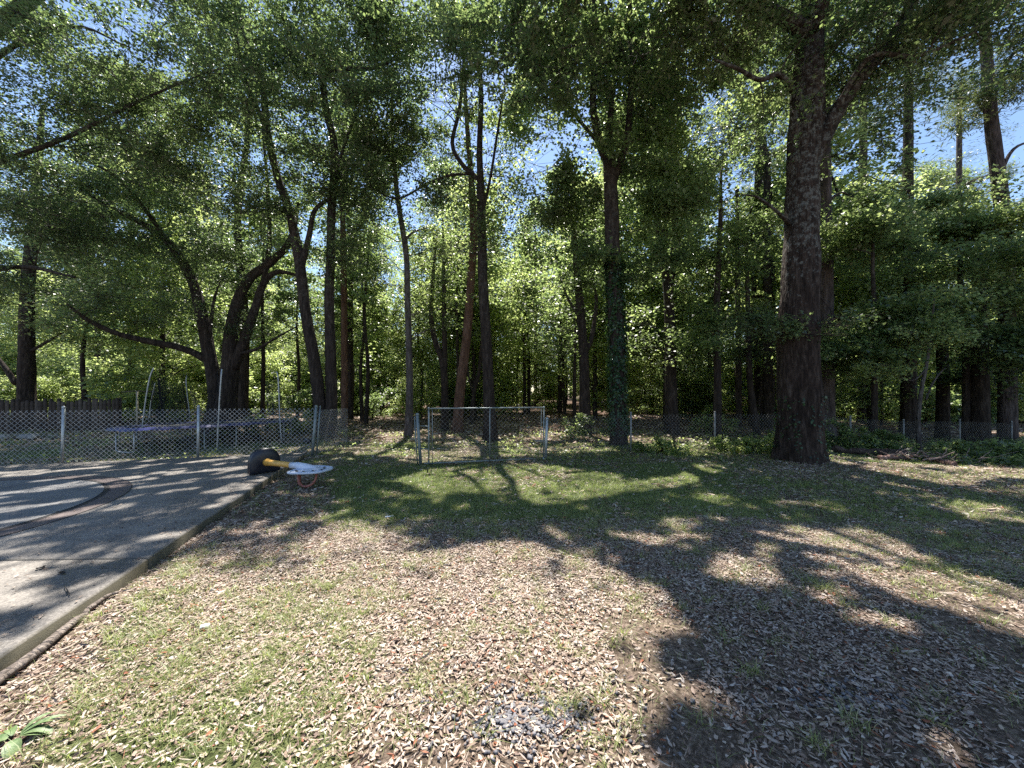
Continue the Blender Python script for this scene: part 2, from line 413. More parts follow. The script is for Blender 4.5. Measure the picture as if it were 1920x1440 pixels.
ax = axis_pts(220, 13, 0.16); xs = np.r_[-ax[::-1], ax[1:]]; ys = np.r_[-axis_pts(60, 1, 0.3)[::-1], axis_pts(260, 13, 0.13)[1:]]
GX, GY = np.meshgrid(xs, ys); GZ = gh(GX, GY)
relief = (vnoise(GX, GY, 0.30, 51)-0.5)*0.018+(vnoise(GX, GY, 0.9, 52)-0.5)*0.03
GZ = GZ+np.where(np.hypot(GX, GY) < 30, relief, 0)
# soil sits lower beside and under the slab
GZ = np.where((slab_side(GX, GY) > -0.15) & (GY < 9.6) & (GX > -14), GZ-0.03, GZ)
V = np.stack([GX, GY, GZ], -1).reshape(-1, 3); nx = len(xs); ny = len(ys)
i = (np.arange(ny-1)[:, None]*nx+np.arange(nx-1)[None, :]); Q = np.stack([i, i+1, i+nx+1, i+nx], -1).reshape(-1, 4)
m, nt, b = new_mat('forest_soil_and_lawn')
wv = coords(nt, world=True)
n_f = noise(nt, wv, 38, 6, 0.75); n_m = noise(nt, wv, 9, 5, 0.65); n_l = noise(nt, wv, 1.3, 4, 0.6)
soil = ramp(nt, n_f, [(0.30, (0.035, 0.026, 0.02)), (0.45, (0.12, 0.09, 0.066)), (0.56, (0.24, 0.185, 0.145)), (0.70, (0.38, 0.32, 0.255))])
red = ramp(nt, n_f, [(0.32, (0.028, 0.016, 0.011)), (0.52, (0.11, 0.065, 0.045)), (0.72, (0.23, 0.155, 0.115))])
grn = ramp(nt, n_f, [(0.32, (0.03, 0.045, 0.014)), (0.5, (0.09, 0.12, 0.035)), (0.70, (0.22, 0.24, 0.10))])
ga = attr(nt, 'green'); ra = attr(nt, 'straw')
ad = nt.nodes.new('ShaderNodeMath'); ad.operation = 'MULTIPLY_ADD'; nt.links.new(n_m, ad.inputs[0]); ad.inputs[1].default_value = 0.9
sb = nt.nodes.new('ShaderNodeMath'); sb.operation = 'SUBTRACT'; nt.links.new(ga, sb.inputs[0]); sb.inputs[1].default_value = 0.42; nt.links.new(sb.outputs[0], ad.inputs[2])
c = mixc(nt, ra, soil, red); gf = ramp(nt, ad.outputs[0], [(0.38, (0, 0, 0)), (0.85, (.85, .85, .85))]); c = mixc(nt, gf, c, grn)
lg = ramp(nt, n_l, [(0.35, (0.72, 0.70, 0.68)), (0.65, (1.12, 1.1, 1.05))]); c = mixc(nt, 1.0, c, lg, 'MULTIPLY')
nt.links.new(c, b.inputs['Base Color']); b.inputs['Roughness'].default_value = 0.95; b.inputs['Specular IOR Level'].default_value = 0.2
bump(nt, b, n_f, 0.9, 0.03)
me = np_mesh('ground', V, Q, m, smooth=True)
a = me.attributes.new('green', 'FLOAT', 'POINT'); a.data.foreach_set('value', grass_density(GX, np.maximum(GY, 0.3)).ravel().astype(np.float32))
st = np.clip((GY-10.5)/3, 0, 1)*np.clip((GX+3)/5, 0.15, 1); st = np.where(GY > 26, 0.8, st)
a = me.attributes.new('straw', 'FLOAT', 'POINT'); a.data.foreach_set('value', st.ravel().astype(np.float32))
go = link(bpy.data.objects.new('ground', me)); tagk(go, 'lawn and leaf covered ground running back into the woods', kind='structure')

# ------------------------------------------------------------------ concrete slab (panels with joints, stained ring)
SH = 0.085
E = lambda y: -2.93-0.312*(y-2.13)          # right edge of the slab
def concrete(name, ring=False):
    m, nt, b = new_mat(name); wv = coords(nt, world=True)
    nf = noise(nt, wv, 55, 4, 0.8); nm = noise(nt, wv, 1.6, 9, 0.72); n3 = noise(nt, wv, 190, 2, 0.8)
    base = ramp(nt, nf, [(0.30, (0.11, 0.10, 0.095)), (0.5, (0.23, 0.215, 0.20)), (0.70, (0.40, 0.37, 0.34))])
    if ring == 'disc': base = ramp(nt, nf, [(0.30, (0.15, 0.152, 0.16)), (0.5, (0.215, 0.215, 0.22)), (0.70, (0.29, 0.285, 0.28))])
    if ring == 'ring': base = ramp(nt, nf, [(0.30, (0.075, 0.06, 0.06)), (0.5, (0.14, 0.112, 0.108)), (0.70, (0.24, 0.19, 0.175))])
    st = ramp(nt, nm, [(0.3, (0.52, 0.51, 0.50)), (0.7, (1.12, 1.08, 1.02))])
    c = mixc(nt, 1.0, base, st, 'MULTIPLY')
    if ring is False:   # green-black algae stain down the sides
        g = nt.nodes.new('ShaderNodeNewGeometry'); sx = nt.nodes.new('ShaderNodeSeparateXYZ'); nt.links.new(g.outputs['True Normal'], sx.inputs[0])
        ab = nt.nodes.new('ShaderNodeMath'); ab.operation = 'ABSOLUTE'; nt.links.new(sx.outputs[2], ab.inputs[0])
        f = ramp(nt, ab.outputs[0], [(0.4, (1, 1, 1)), (0.9, (0, 0, 0))])
        c = mixc(nt, f, c, mixc(nt, nm, (0.05, 0.045, 0.03), (0.17, 0.15, 0.10)))
    nt.links.new(c, b.inputs['Base Color']); b.inputs['Roughness'].default_value = 0.85
    ad = nt.nodes.new('ShaderNodeMath'); nt.links.new(nf, ad.inputs[0]); nt.links.new(n3, ad.inputs[1])
    bump(nt, b, ad.outputs[0], 0.55 if ring is False else 0.25, 0.006)
    return m
CONC = concrete('worn_aggregate_concrete'); DISC = concrete('smooth_grey_concrete', 'disc'); RINGM = concrete('reddish_stained_concrete', 'ring')
slab_root = bpy.data.objects.new('concrete_slab', None); link(slab_root); tagk(slab_root, 'raised worn concrete slab with stained ring left of the lawn', kind='structure')
def prism(mb, pts, z0, z1, bev=0.012):
    pts = np.array(pts, float); n = len(pts)
    c = pts.mean(0); ins = []
    for k in range(n):
        a, p, q = pts[k-1], pts[k], pts[(k+1) % n]
        e1 = (p-a)/np.linalg.norm(p-a); e2 = (q-p)/np.linalg.norm(q-p)
        n1 = np.array([-e1[1], e1[0]]); n2 = np.array([-e2[1], e2[0]]); ins.append(p+(n1+n2)/max(0.4, 1+n1@n2)*bev)
    ins = np.array(ins)
    V = np.vstack([np.c_[pts, np.full(n, z0)], np.c_[pts, np.full(n, z1-bev)], np.c_[ins, np.full(n, z1)]])
    Q = [[k, (k+1) % n, n+(k+1) % n, n+k] for k in range(n)]+[[n+k, n+(k+1) % n, 2*n+(k+1) % n, 2*n+k] for k in range(n)]
    c3 = np.array([[*c, z1]]); V = np.vstack([V, c3])
    mb.add(V, Q, [[2*n+k, 2*n+(k+1) % n, 3*n] for k in range(n)])
def farline(x): return 9.20+(x+5.13)*0.289     # back edge of the slab
def edge_pts(ya, yb, n, jit=0.006):
    ys_ = np.linspace(ya, yb, n); out = []
    for k, yy in enumerate(ys_):
        out.append((E(yy)+(rng.normal(0, jit) if 0 < k < n-1 else 0), yy))
    return out
def jy(x): return 3.37+(x+3.36)*0.03     # the joint running left from the edge at y=3.37
g_ = 0.008
mb = MB(); pe = edge_pts(-3.0, jy(E(3.37))-g_, 18)
prism(mb, [(-14, -3.0)]+pe+[(-14, jy(-14)-g_)], -0.12, SH)
mb.build('slab_panel', CONC, slab_root)
CX, CY, CR = -8.55*0.943+0.15, 4.35*0.943, 2.73*0.943
# joint 2 runs from the edge of the ring rightwards
mb = MB(); pe = edge_pts(jy(E(3.37))+g_, 9.1, 40)
back = [(x, farline(x)+rng.normal(0, 0.006)) for x in np.linspace(-5.2, -14, 20)]
prism(mb, [(-14, jy(-14)+g_)]+[( -9, jy(-9)+g_)]+pe+back, -0.12, SH)
mb.build('slab_panel', CONC, slab_root)
def annulus(r0, r1, z, n=96, a0=0, a1=2*math.pi, jit=0.0, th=0.0):
    th_ = np.linspace(a0, a1, n+1); 
    rr0 = r0+jit*(np.sin(th_*9)+np.sin(th_*23+1)+rng.normal(0, 0.6, n+1)); rr1 = np.full(n+1, r1)
    V = np.vstack([np.c_[CX+np.cos(th_)*rr0, CY+np.sin(th_)*rr0, np.full(n+1, z)], np.c_[CX+np.cos(th_)*rr1, CY+np.sin(th_)*rr1, np.full(n+1, z)]])
    k = np.arange(n); Q = np.stack([k, k+n+1, k+n+2, k+1], -1)
    return V, Q
mb = MB(); mb.add(*annulus(0.02, CR-0.30, SH+0.010, jit=0.012)); 
Vv, Qq = annulus(CR-0.30, CR-0.299, SH+0.010); mb.build('disc_surface', DISC, slab_root)
mb = MB(); mb.add(*annulus(CR-0.26, CR, SH+0.004, jit=0.012)); mb.build('stained_ring', RINGM, slab_root)
TAR = mat_simple('black_joint_filler', (0.012, 0.010, 0.010), (0.03, 0.026, 0.025), 0.8, 30)
mb = MB(); mb.add(*annulus(CR-0.33, CR-0.24, SH+0.0065, jit=0.01)); mb.build('broken_joint', TAR, slab_root)
mb = MB(); mb.add(*annulus(CR-0.008, CR+0.006, SH+0.0065, a0=-1.2, a1=1.7, jit=0.002)); mb.build('ring_groove', TAR, slab_root)
def strip(mb, pts, wd, z):
    P = np.array(pts, float); T = np.gradient(P, axis=0); T /= np.linalg.norm(T, axis=1)[:, None]; N = np.c_[-T[:, 1], T[:, 0]]
    wv_ = wd*(0.5+rng.random(len(P)))[:, None]/2
    V = np.vstack([np.c_[P+N*wv_, np.full(len(P), z)], np.c_[P-N*wv_, np.full(len(P), z)]]); n = len(P); k = np.arange(n-1)
    mb.add(V, np.stack([k, k+n, k+n+1, k+1], -1))
mb = MB()
for (pxs, wd) in ((((232, 911), (262, 906), (303, 900)), 0.016), (((66, 1070), (80, 1066), (88, 1062)), 0.03), (((108, 1077), (114, 1075), (120, 1078)), 0.03),
                  (((122, 1102), (127, 1112), (130, 1120)), 0.008), (((118, 1130), (132, 1126), (146, 1122)), 0.007), (((195, 912), (215, 912), (232, 911)), 0.012)):
    pts = [G(x, y, SH) for x, y in pxs]; P = np.array(pts); P = np.vstack([P[0]+(P[1]-P[0])*t for t in np.linspace(0, 1, 5)]+[P[1]+(P[2]-P[1])*t for t in np.linspace(0.2, 1, 5)])
    P += rng.normal(0, wd*0.3, P.shape); strip(mb, P, wd, SH+0.0135)
mb.build('surface_crack', TAR, slab_root)

# ------------------------------------------------------------------ near trees
def tree_root(name, x, y, label, cat='tree', group=None):
    z = float(gh(x, y)); return empty(name, (x, y, z), label, cat, group), (x, y, z)
total = 0
def path(pts, Y, base_z=None, dy=0.0):
    "pixel points of a stem standing at distance Y"
    out = []
    for k, p in enumerate(pts):
        yy = Y+dy*k if len(p) == 2 else p[2]
        out.append(Pw(p[0], p[1], yy))
    return out
KR, KN, KL = 1.75, 1.5, 0.78
def clumps_px(spec, tone=0.45):
    "spec rows: (px, py, Y, rx_px, ry_px, rY, n, clump_r, leaves[, tone])"
    out = []
    for row in spec:
        px, py, Y, rx, ry, rY, n, cr, nl = row[:9]; tn = row[9] if len(row) > 9 else tone
        c = Pw(px, py, Y); rad = (rx*Y/F, rY, ry*Y/F)
        for p in ellips(c, rad, n, 0.0):
            if p[2] < 1.4: continue
            out.append((p, KR*cr*(0.7+0.6*random.random()), KN*nl*(0.6+0.8*random.random()), tn+random.uniform(-0.14, 0.14), KL))
    return out
def fill_shade(x0, x1, y0, y1, n, zlo, zhi, cr, nl, tone=0.4):
    "canopy clumps standing where they shade the ground between the sun patches"
    out = []; tries = 0
    while len(out) < n and tries < n*30:
        tries += 1
        gx, gy = random.uniform(x0, x1), random.uniform(y0, y1)
        a = np.array([gx-0.2, gx+0.2, gx, gx, gx]); b_ = np.array([gy, gy, gy-0.2, gy+0.2, gy])
        if is_lit(a, b_).sum() >= 3: continue
        z = random.uniform(zlo, zhi); t = z/S[2]
        P_ = np.array([gx+S[0]*t, gy+S[1]*t, z]); hid = HZ-(z-CAMH)*F/P_[1] < -60; k_ = 1.75 if hid else 0.95
        out.append((P_, cr*random.uniform(0.8, 1.4), nl*random.uniform(0.7, 1.3)*(0.50 if hid else 0.6), tone+random.uniform(-0.12, 0.12), k_))
    return out

# 1 the great oak on the right
bx, by = G(1500, 864); rt, base = tree_root('oak_tree', bx, by, 'huge oak with thick lichen marked trunk and flared base on the right of the lawn')
by_ = by
main = [(bx, by, base[2]), Pw(1498, 760, by), Pw(1495, 640, by), Pw(1500, 500, by), Pw(1505, 380, by), Pw(1507, 280, by), Pw(1514, 180, by), Pw(1520, 60, by+.2), Pw(1530, -120, by+.4), Pw(1545, -420, by+.7)]
tr = [(main, [0.47, 0.41, 0.40, 0.345, 0.315, 0.30, 0.32, 0.24, 0.17, 0.07]),
      ([Pw(1516, 330, by), Pw(1545, 258, by-.05), Pw(1575, 200, by-.1), Pw(1610, 150, by-.2), Pw(1680, 60, by-.3), Pw(1730, -40, by-.3), Pw(1800, -220, by)], [0.12, 0.155, 0.15, 0.135, 0.11, 0.08, 0.04]),
      ([Pw(1545, 262, by-.05), Pw(1541, 200, by), Pw(1543, 130, by)], [0.10, 0.07, 0.03]),
      ([Pw(1512, 60, by), Pw(1460, 30, by-.2), Pw(1380, -8, by-.5), Pw(1260, -60, by-.9), Pw(1100, -130, by-1.2)], [0.17, 0.13, 0.11, 0.08, 0.04]),
      ([Pw(1488, 170, by-.2), Pw(1460, 140, by-.4), Pw(1425, 150, by-.6), Pw(1385, 130, by-.8), Pw(1340, 112, by-1)], [0.07, 0.05, 0.045, 0.035, 0.02]),
      ([Pw(1480, 420, by-.1), Pw(1455, 395, by-.4), Pw(1420, 370, by-.5), Pw(1390, 365, by-.6)], [0.05, 0.03, 0.025, 0.012]),
      ([Pw(1530, -120, by+.4), Pw(1450, -300, by), Pw(1300, -500, by-.5)], [0.15, 0.1, 0.04]),
      ([Pw(1550, 245, by), Pw(1625, 112, by-.6), Pw(1720, 105, by-.9), Pw(1830, 60, by-1.2)], [0.06, 0.05, 0.04, 0.02]),
      ([Pw(1520, 60, by), Pw(1600, -150, by-1), Pw(1700, -420, by-2.4), Pw(1900, -700, by-3)], [0.16, 0.12, 0.07, 0.03])]
cl = clumps_px([
  (1400, 70, 8.3, 200, 100, 1.2, 26, 0.36, 180, 0.6), (1260, 20, 8.0, 190, 100, 1.3, 16, 0.36, 160, 0.6),
  (1440, 250, 8.2, 90, 90, 0.6, 6, 0.32, 110, 0.5), (1640, 110, 8.3, 130, 110, 1.2, 24, 0.38, 170, 0.25), (1800, 60, 8.2, 130, 110, 1.2, 20, 0.4, 180, 0.25),
  (1640, 260, 8.6, 110, 80, 0.8, 10, 0.34, 120, 0.25),
  (1500, 618, 8.2, 50, 22, 0.25, 8, 0.24, 120, 0.3), (1580, 600, 8.2, 60, 35, 0.4, 6, 0.28, 120, 0.25), (1420, 600, 8.3, 60, 30, 0.4, 5, 0.26, 110, 0.25)])
cl += fill_shade(.6, 13, 0.2, 5.5, 340, 9, 15.5, 0.60, 330, 0.35)
cl += fill_shade(-1, 4, 3.2, 6, 60, 9, 14, 0.5, 270, 0.45)
cl += fill_shade(.4, 4, 0.8, 3.4, 70, 9, 13, 0.4, 260, 0.4)
cl += fill_shade(4, 13, 5.5, 9.5, 60, 9, 14, 0.55, 200, 0.35)
total += grow(rt, base, tr, cl, LEAF_OAK, BARK_OAK, L=0.115, W=0.062, ntr=48, rough=0.075, flare=0.26, ridges=23, attach_min=4.5)

# ivy helper
def ivy(root, base, P, rad, z0, z1, n, L=0.085):
    Q = smooth_path(np.array(P, float), 6); zz = Q[:, 2]; rr = np.interp(np.linspace(0, 1, len(Q)), np.linspace(0, 1, len(rad)), rad)
    z = rng.uniform(z0, z1, n)**1.0; x = np.interp(z, zz, Q[:, 0]); y = np.interp(z, zz, Q[:, 1]); r = np.interp(z, zz, rr)
    th = rng.uniform(0, 2*math.pi, n); off = r*1.05+np.abs(rng.normal(0.03, 0.045, n))
    C = np.c_[x+np.cos(th)*off, y+np.sin(th)*off, z]
    keep = vnoise(th*1.3, z, 0.35, 77) > 0.28
    C = C[keep]; th = th[keep]; m_ = len(C)
    nrm = np.c_[np.cos(th), np.sin(th), 0.5*np.ones(m_)]+rng.normal(0, 0.35, (m_, 3)); nrm /= np.linalg.norm(nrm, axis=1)[:, None]
    d = np.c_[rng.normal(0, 0.5, (m_, 2)), -np.ones(m_)]; d -= (d*nrm).sum(1)[:, None]*nrm; d /= np.linalg.norm(d, axis=1)[:, None]
    s_ = np.cross(nrm, d); l = L*(0.6+0.8*rng.random(m_))[:, None]
    V = np.stack([C-d*l*.4, C+s_*l*.5-d*l*.15, C+d*l*.55, C-s_*l*.5-d*l*.15], 1).reshape(-1, 3)
    me = np_mesh('ivy', V-np.asarray(base), np.arange(4*m_).reshape(m_, 4), LEAF_IVY, tone=rng.random(m_))
    link(bpy.data.objects.new('ivy', me), root)
ivy(rt, base, main[:5], [0.47, 0.42, 0.40, 0.37, 0.34], 0.05, 1.5, 500, 0.05)

# 2 ivy clad sweetgum
bx, by = G(1160, 834); rt, base = tree_root('sweetgum_tree', bx, by, 'tall sweetgum with ivy clad trunk forking high behind the chain link fence')
main = [(bx, by, base[2]), Pw(1158, 740, by), Pw(1156, 620, by), Pw(1150, 500, by), Pw(1147, 400, by), Pw(1142, 300, by)]
tr = [(main, [0.27, 0.24, 0.235, 0.225, 0.21, 0.19]),
      ([Pw(1142, 310, by), Pw(1122, 262, by), Pw(1112, 190, by), Pw(1116, 80, by), Pw(1112, -60, by), Pw(1108, -250, by)], [0.13, 0.11, 0.10, 0.09, 0.07, 0.04]),
      ([Pw(1143, 300, by), Pw(1145, 220, by+.1), Pw(1150, 170, by+.2)], [0.12, 0.09, 0.04]),
      ([Pw(1146, 350, by), Pw(1166, 295, by), Pw(1178, 240, by), Pw(1184, 120, by), Pw(1180, -30, by), Pw(1190, -220, by)], [0.13, 0.11, 0.1, 0.085, 0.07, 0.03]),
      ([Pw(1126, 272, by), Pw(1090, 230, by), Pw(1055, 190, by), Pw(1000, 150, by), Pw(960, 60, by)], [0.06, 0.05, 0.045, 0.035, 0.02]),
      ([Pw(1110, 120, by), Pw(1060, 60, by), Pw(1040, -60, by)], [0.05, 0.04, 0.02])]
cl = clumps_px([
  (1150, 60, 11.4, 140, 110, 1.6, 34, 0.48, 250, 0.45), (1030, 120, 11.3, 110, 120, 1.5, 24, 0.45, 210, 0.62), (1230, 190, 11.4, 90, 110, 1.2, 18, 0.42, 190, 0.5),
  (1090, 330, 11.2, 120, 90, 1.2, 18, 0.42, 220, 0.42), (1240, 360, 11.0, 130, 80, 1.0, 22, 0.42, 240, 0.6), (1030, 250, 11.5, 80, 90, 1, 14, 0.4, 180, 0.65),
  (1150, 470, 10.9, 70, 60, 0.6, 6, 0.35, 150, 0.35), (1230, 480, 11.2, 80, 60, 0.8, 8, 0.38, 190, 0.35)])
cl += fill_shade(-1, 8, 5.0, 8.5, 60, 11, 17, 0.55, 220, 0.5)
total += grow(rt, base, tr, cl, LEAF_GUM, BARK_DARK, L=0.135, W=0.115, ntr=20, rough=0.06, flare=0.4, attach_min=3.5)
ivy(rt, base, main, [0.26, 0.24, 0.235, 0.225, 0.21, 0.19], 0.3, 5.6, 6500, 0.065)

# 3 dark straight trunk behind the gate
bx, by = G(920, 824); rt, base = tree_root('oak_tree', bx, by, 'dark straight trunked oak standing behind the wire gate')
main = [(bx, by, base[2]), Pw(917, 740, by), Pw(912, 640, by), Pw(905, 520, by), Pw(903, 430, by), Pw(901, 345, by)]
tr = [(main, [0.24, 0.19, 0.175, 0.165, 0.15, 0.14]),
      ([Pw(901, 350, by), Pw(885, 325, by), Pw(868, 310, by), Pw(848, 270, by), Pw(862, 200, by), Pw(870, 100, by), Pw(872, -60, by)], [0.10, 0.085, 0.075, 0.065, 0.06, 0.045, 0.02]),
      ([Pw(901, 345, by), Pw(899, 280, by), Pw(902, 180, by), Pw(898, 80, by), Pw(902, -100, by)], [0.12, 0.1, 0.085, 0.06, 0.03]),
      ([Pw(905, 400, by), Pw(920, 330, by), Pw(934, 240, by), Pw(950, 140, by)], [0.05, 0.045, 0.04, 0.02]),
      ([Pw(880, 325, by), Pw(840, 330, by), Pw(800, 345, by), Pw(745, 372, by), Pw(690, 350, by)], [0.05, 0.045, 0.04, 0.03, 0.015])]
cl = clumps_px([
  (880, 130, 12.6, 150, 140, 1.8, 34, 0.5, 230, 0.35), (760, 230, 12.2, 110, 90, 1.4, 20, 0.46, 230, 0.3), (930, 330, 12.6, 90, 70, 1.2, 14, 0.42, 190, 0.5),
  (820, 380, 12.4, 110, 60, 1.2, 14, 0.42, 200, 0.3), (970, 420, 12.4, 90, 60, 1.2, 12, 0.42, 190, 0.45), (890, 470, 12.6, 90, 40, 1.0, 8, 0.4, 150, 0.5),
  (760, 60, 12.4, 100, 70, 1.4, 18, 0.46, 220, 0.3)])
total += grow(rt, base, tr, cl, LEAF_OAK, BARK_DARK, L=0.125, W=0.075, ntr=18, rough=0.05, flare=0.35, attach_min=3.5)

# 4 leaning trunk
bx, by = G(858, 812); rt, base = tree_root('sweetgum_tree', bx, by, 'leaning brown trunked tree just left of the dark trunk behind the gate')
main = [(bx, by, base[2]), Pw(862, 740, by), Pw(874, 640, by), Pw(882, 540, by), Pw(888, 440, by), Pw(884, 340, by), Pw(876, 240, by), Pw(870, 120, by)]
cl = clumps_px([(880, 250, 14.8, 110, 150, 2, 26, 0.55, 190, 0.65), (960, 540, 14.8, 90, 60, 1.4, 12, 0.45, 170, 0.55), (980, 180, 14.8, 80, 120, 1.6, 20, 0.5, 180, 0.7)])
total += grow(rt, base, [(main, [0.22, 0.19, 0.175, 0.16, 0.15, 0.12, 0.09, 0.04])], cl, LEAF_GUM, BARK_RED, L=0.15, W=0.12, ntr=14, flare=0.35)

# 5 slender trunk left of the gate
bx, by = G(766, 817); rt, base = tree_root('young_oak_tree', bx, by, 'slender curving grey trunked tree left of the wire gate')
main = [(bx, by, base[2]), Pw(768, 740, by), Pw(767, 660, by), Pw(764, 560, by), Pw(762, 480, by), Pw(750, 400, by), Pw(742, 340, by), Pw(735, 240, by), Pw(738, 120, by)]
tr = [(main, [0.16, 0.13, 0.12, 0.11, 0.105, 0.095, 0.085, 0.06, 0.03]), ([Pw(758, 452, by), Pw(775, 435, by), Pw(800, 428, by)], [0.05, 0.035, 0.015])]
cl = clumps_px([(740, 330, 14, 110, 130, 1.8, 26, 0.5, 190, 0.4), (810, 470, 14, 80, 70, 1.3, 14, 0.45, 170, 0.6), (700, 500, 14, 80, 80, 1.3, 14, 0.45, 170, 0.6), (800, 600, 14.4, 70, 40, 1, 7, 0.4, 130, 0.55)])
total += grow(rt, base, tr, cl, LEAF_OAK, BARK_GREY, L=0.14, W=0.08, ntr=12, flare=0.45)

# 6 double trunk
bx, by = G(606, 824); rt, base = tree_root('double_trunk_oak', bx, by, 'oak with two dark stems rising together beside the corner post')
main = [(bx-0.08, by, base[2]), Pw(600, 760, by), Pw(590, 680, by), Pw(574, 590, by), Pw(563, 500, by), Pw(550, 430, by), Pw(541, 390, by), Pw(520, 330, by), Pw(500, 240, by), Pw(490, 140, by), Pw(455, 60, by), Pw(440, -60, by)]
tr = [(main, [0.27, 0.2, 0.19, 0.17, 0.165, 0.15, 0.13, 0.12, 0.11, 0.09, 0.07, 0.03]),
      ([(bx+0.18, by+.05, base[2]-.1), Pw(622, 760, by), Pw(620, 660, by), Pw(617, 560, by), Pw(620, 470, by), Pw(622, 390, by), Pw(628, 280, by), Pw(610, 200, by), Pw(604, 130, by), Pw(590, 20, by), Pw(588, -120, by)], [0.25, 0.18, 0.17, 0.15, 0.14, 0.13, 0.12, 0.11, 0.09, 0.07, 0.03]),
      ([Pw(566, 500, by), Pw(580, 440, by), Pw(590, 395, by), Pw(620, 372, by), Pw(650, 365, by)], [0.10, 0.085, 0.07, 0.055, 0.03]),
      ([Pw(548, 415, by), Pw(530, 395, by), Pw(490, 385, by), Pw(450, 400, by-.3)], [0.05, 0.04, 0.035, 0.02]),
      ([Pw(606, 140, by), Pw(640, 130, by), Pw(700, 128, by-.3), Pw(740, 112, by-.5)], [0.07, 0.06, 0.05, 0.03]),
      ([Pw(625, 330, by), Pw(680, 190, by-.3), Pw(735, 160, by-.5), Pw(775, 155, by-.6)], [0.05, 0.045, 0.04, 0.02]),
      ([Pw(500, 240, by), Pw(455, 140, by-.4), Pw(440, 40, by-.6), Pw(430, -60, by-.8)], [0.08, 0.07, 0.055, 0.03]),
      ([Pw(595, 690, by), Pw(580, 640, by), Pw(566, 612, by)], [0.05, 0.035, 0.02])]
cl = clumps_px([
  (560, 120, 12.3, 170, 130, 2.2, 50, 0.5, 240, 0.35), (660, 60, 12.2, 150, 90, 2.0, 30, 0.5, 240, 0.3), (560, 290, 12.2, 130, 90, 1.8, 26, 0.46, 220, 0.4),
  (690, 330, 12.0, 110, 80, 1.5, 24, 0.46, 230, 0.3), (480, 400, 12.0, 90, 70, 1.4, 16, 0.42, 190, 0.35), (660, 480, 12.4, 60, 60, 1.2, 10, 0.4, 160, 0.4)])
total += grow(rt, base, tr, cl, LEAF_OAK, BARK_DARK, L=0.125, W=0.07, ntr=20, rough=0.07, flare=0.3, attach_min=3.0)

# 7 many stemmed live oak behind the trampoline
bx, by = G(415, 812); rt, base = tree_root('live_oak_tree', bx, by, 'spreading live oak with several curved stems behind the trampoline')
main = [(bx, by, base[2]), Pw(425, 750, by), Pw(430, 690, by), Pw(434, 620, by), Pw(448, 560, by), Pw(470, 520, by), Pw(510, 490, by), Pw(545, 450, by), Pw(560, 380, by)]
tr = [(main, [0.48, 0.34, 0.3, 0.22, 0.19, 0.17, 0.14, 0.11, 0.06]),
      ([(bx-0.4, by, base[2]-.1), Pw(404, 740, by), Pw(392, 660, by), Pw(378, 590, by), Pw(362, 530, by), Pw(335, 480, by), Pw(300, 440, by-.3), Pw(250, 410, by-.7), Pw(200, 385, by-1.1), Pw(140, 345, by-1.6)], [0.34, 0.24, 0.22, 0.2, 0.17, 0.15, 0.12, 0.1, 0.08, 0.04]),
      ([Pw(436, 690, by), Pw(458, 640, by), Pw(478, 580, by), Pw(495, 530, by), Pw(520, 510, by), Pw(555, 515, by)], [0.2, 0.17, 0.15, 0.12, 0.09, 0.05]),
      ([Pw(396, 680, by), Pw(370, 665, by-.2), Pw(330, 650, by-.5), Pw(280, 640, by-.8), Pw(220, 625, by-1.2), Pw(165, 600, by-1.6), Pw(125, 570, by-2)], [0.15, 0.13, 0.12, 0.11, 0.09, 0.07, 0.04]),
      ([Pw(392, 640, by), Pw(396, 600, by), Pw(402, 560, by), Pw(412, 530, by)], [0.07, 0.06, 0.05, 0.02]),
      ([Pw(440, 665, by), Pw(480, 655, by-.2), Pw(515, 635, by-.3), Pw(560, 610, by-.4)], [0.07, 0.055, 0.04, 0.02]),
      ([Pw(340, 490, by-.2), Pw(270, 390, by-.8), Pw(215, 330, by-1.4), Pw(140, 290, by-2)], [0.08, 0.07, 0.05, 0.03]),
      ([Pw(495, 530, by), Pw(505, 450, by), Pw(500, 330, by), Pw(490, 220, by)], [0.1, 0.08, 0.06, 0.03])]
cl = clumps_px([
  (250, 440, 13.2, 160, 110, 2.4, 40, 0.52, 260, 0.3), (130, 330, 12.5, 150, 120, 2.4, 36, 0.52, 260, 0.25), (420, 470, 14, 120, 80, 2.0, 26, 0.48, 220, 0.35),
  (200, 560, 13.4, 150, 60, 2.0, 20, 0.44, 190, 0.3), (330, 300, 13.5, 140, 100, 2.4, 36, 0.5, 240, 0.4), (340, 580, 14, 90, 50, 1.6, 12, 0.42, 150, 0.35),
  (470, 600, 14.6, 90, 60, 1.8, 12, 0.44, 150, 0.4)])
total += grow(rt, base, tr, cl, LEAF_OAK, BARK_DARK, L=0.12, W=0.065, ntr=20, rough=0.08, flare=0.3, attach_min=2.6)

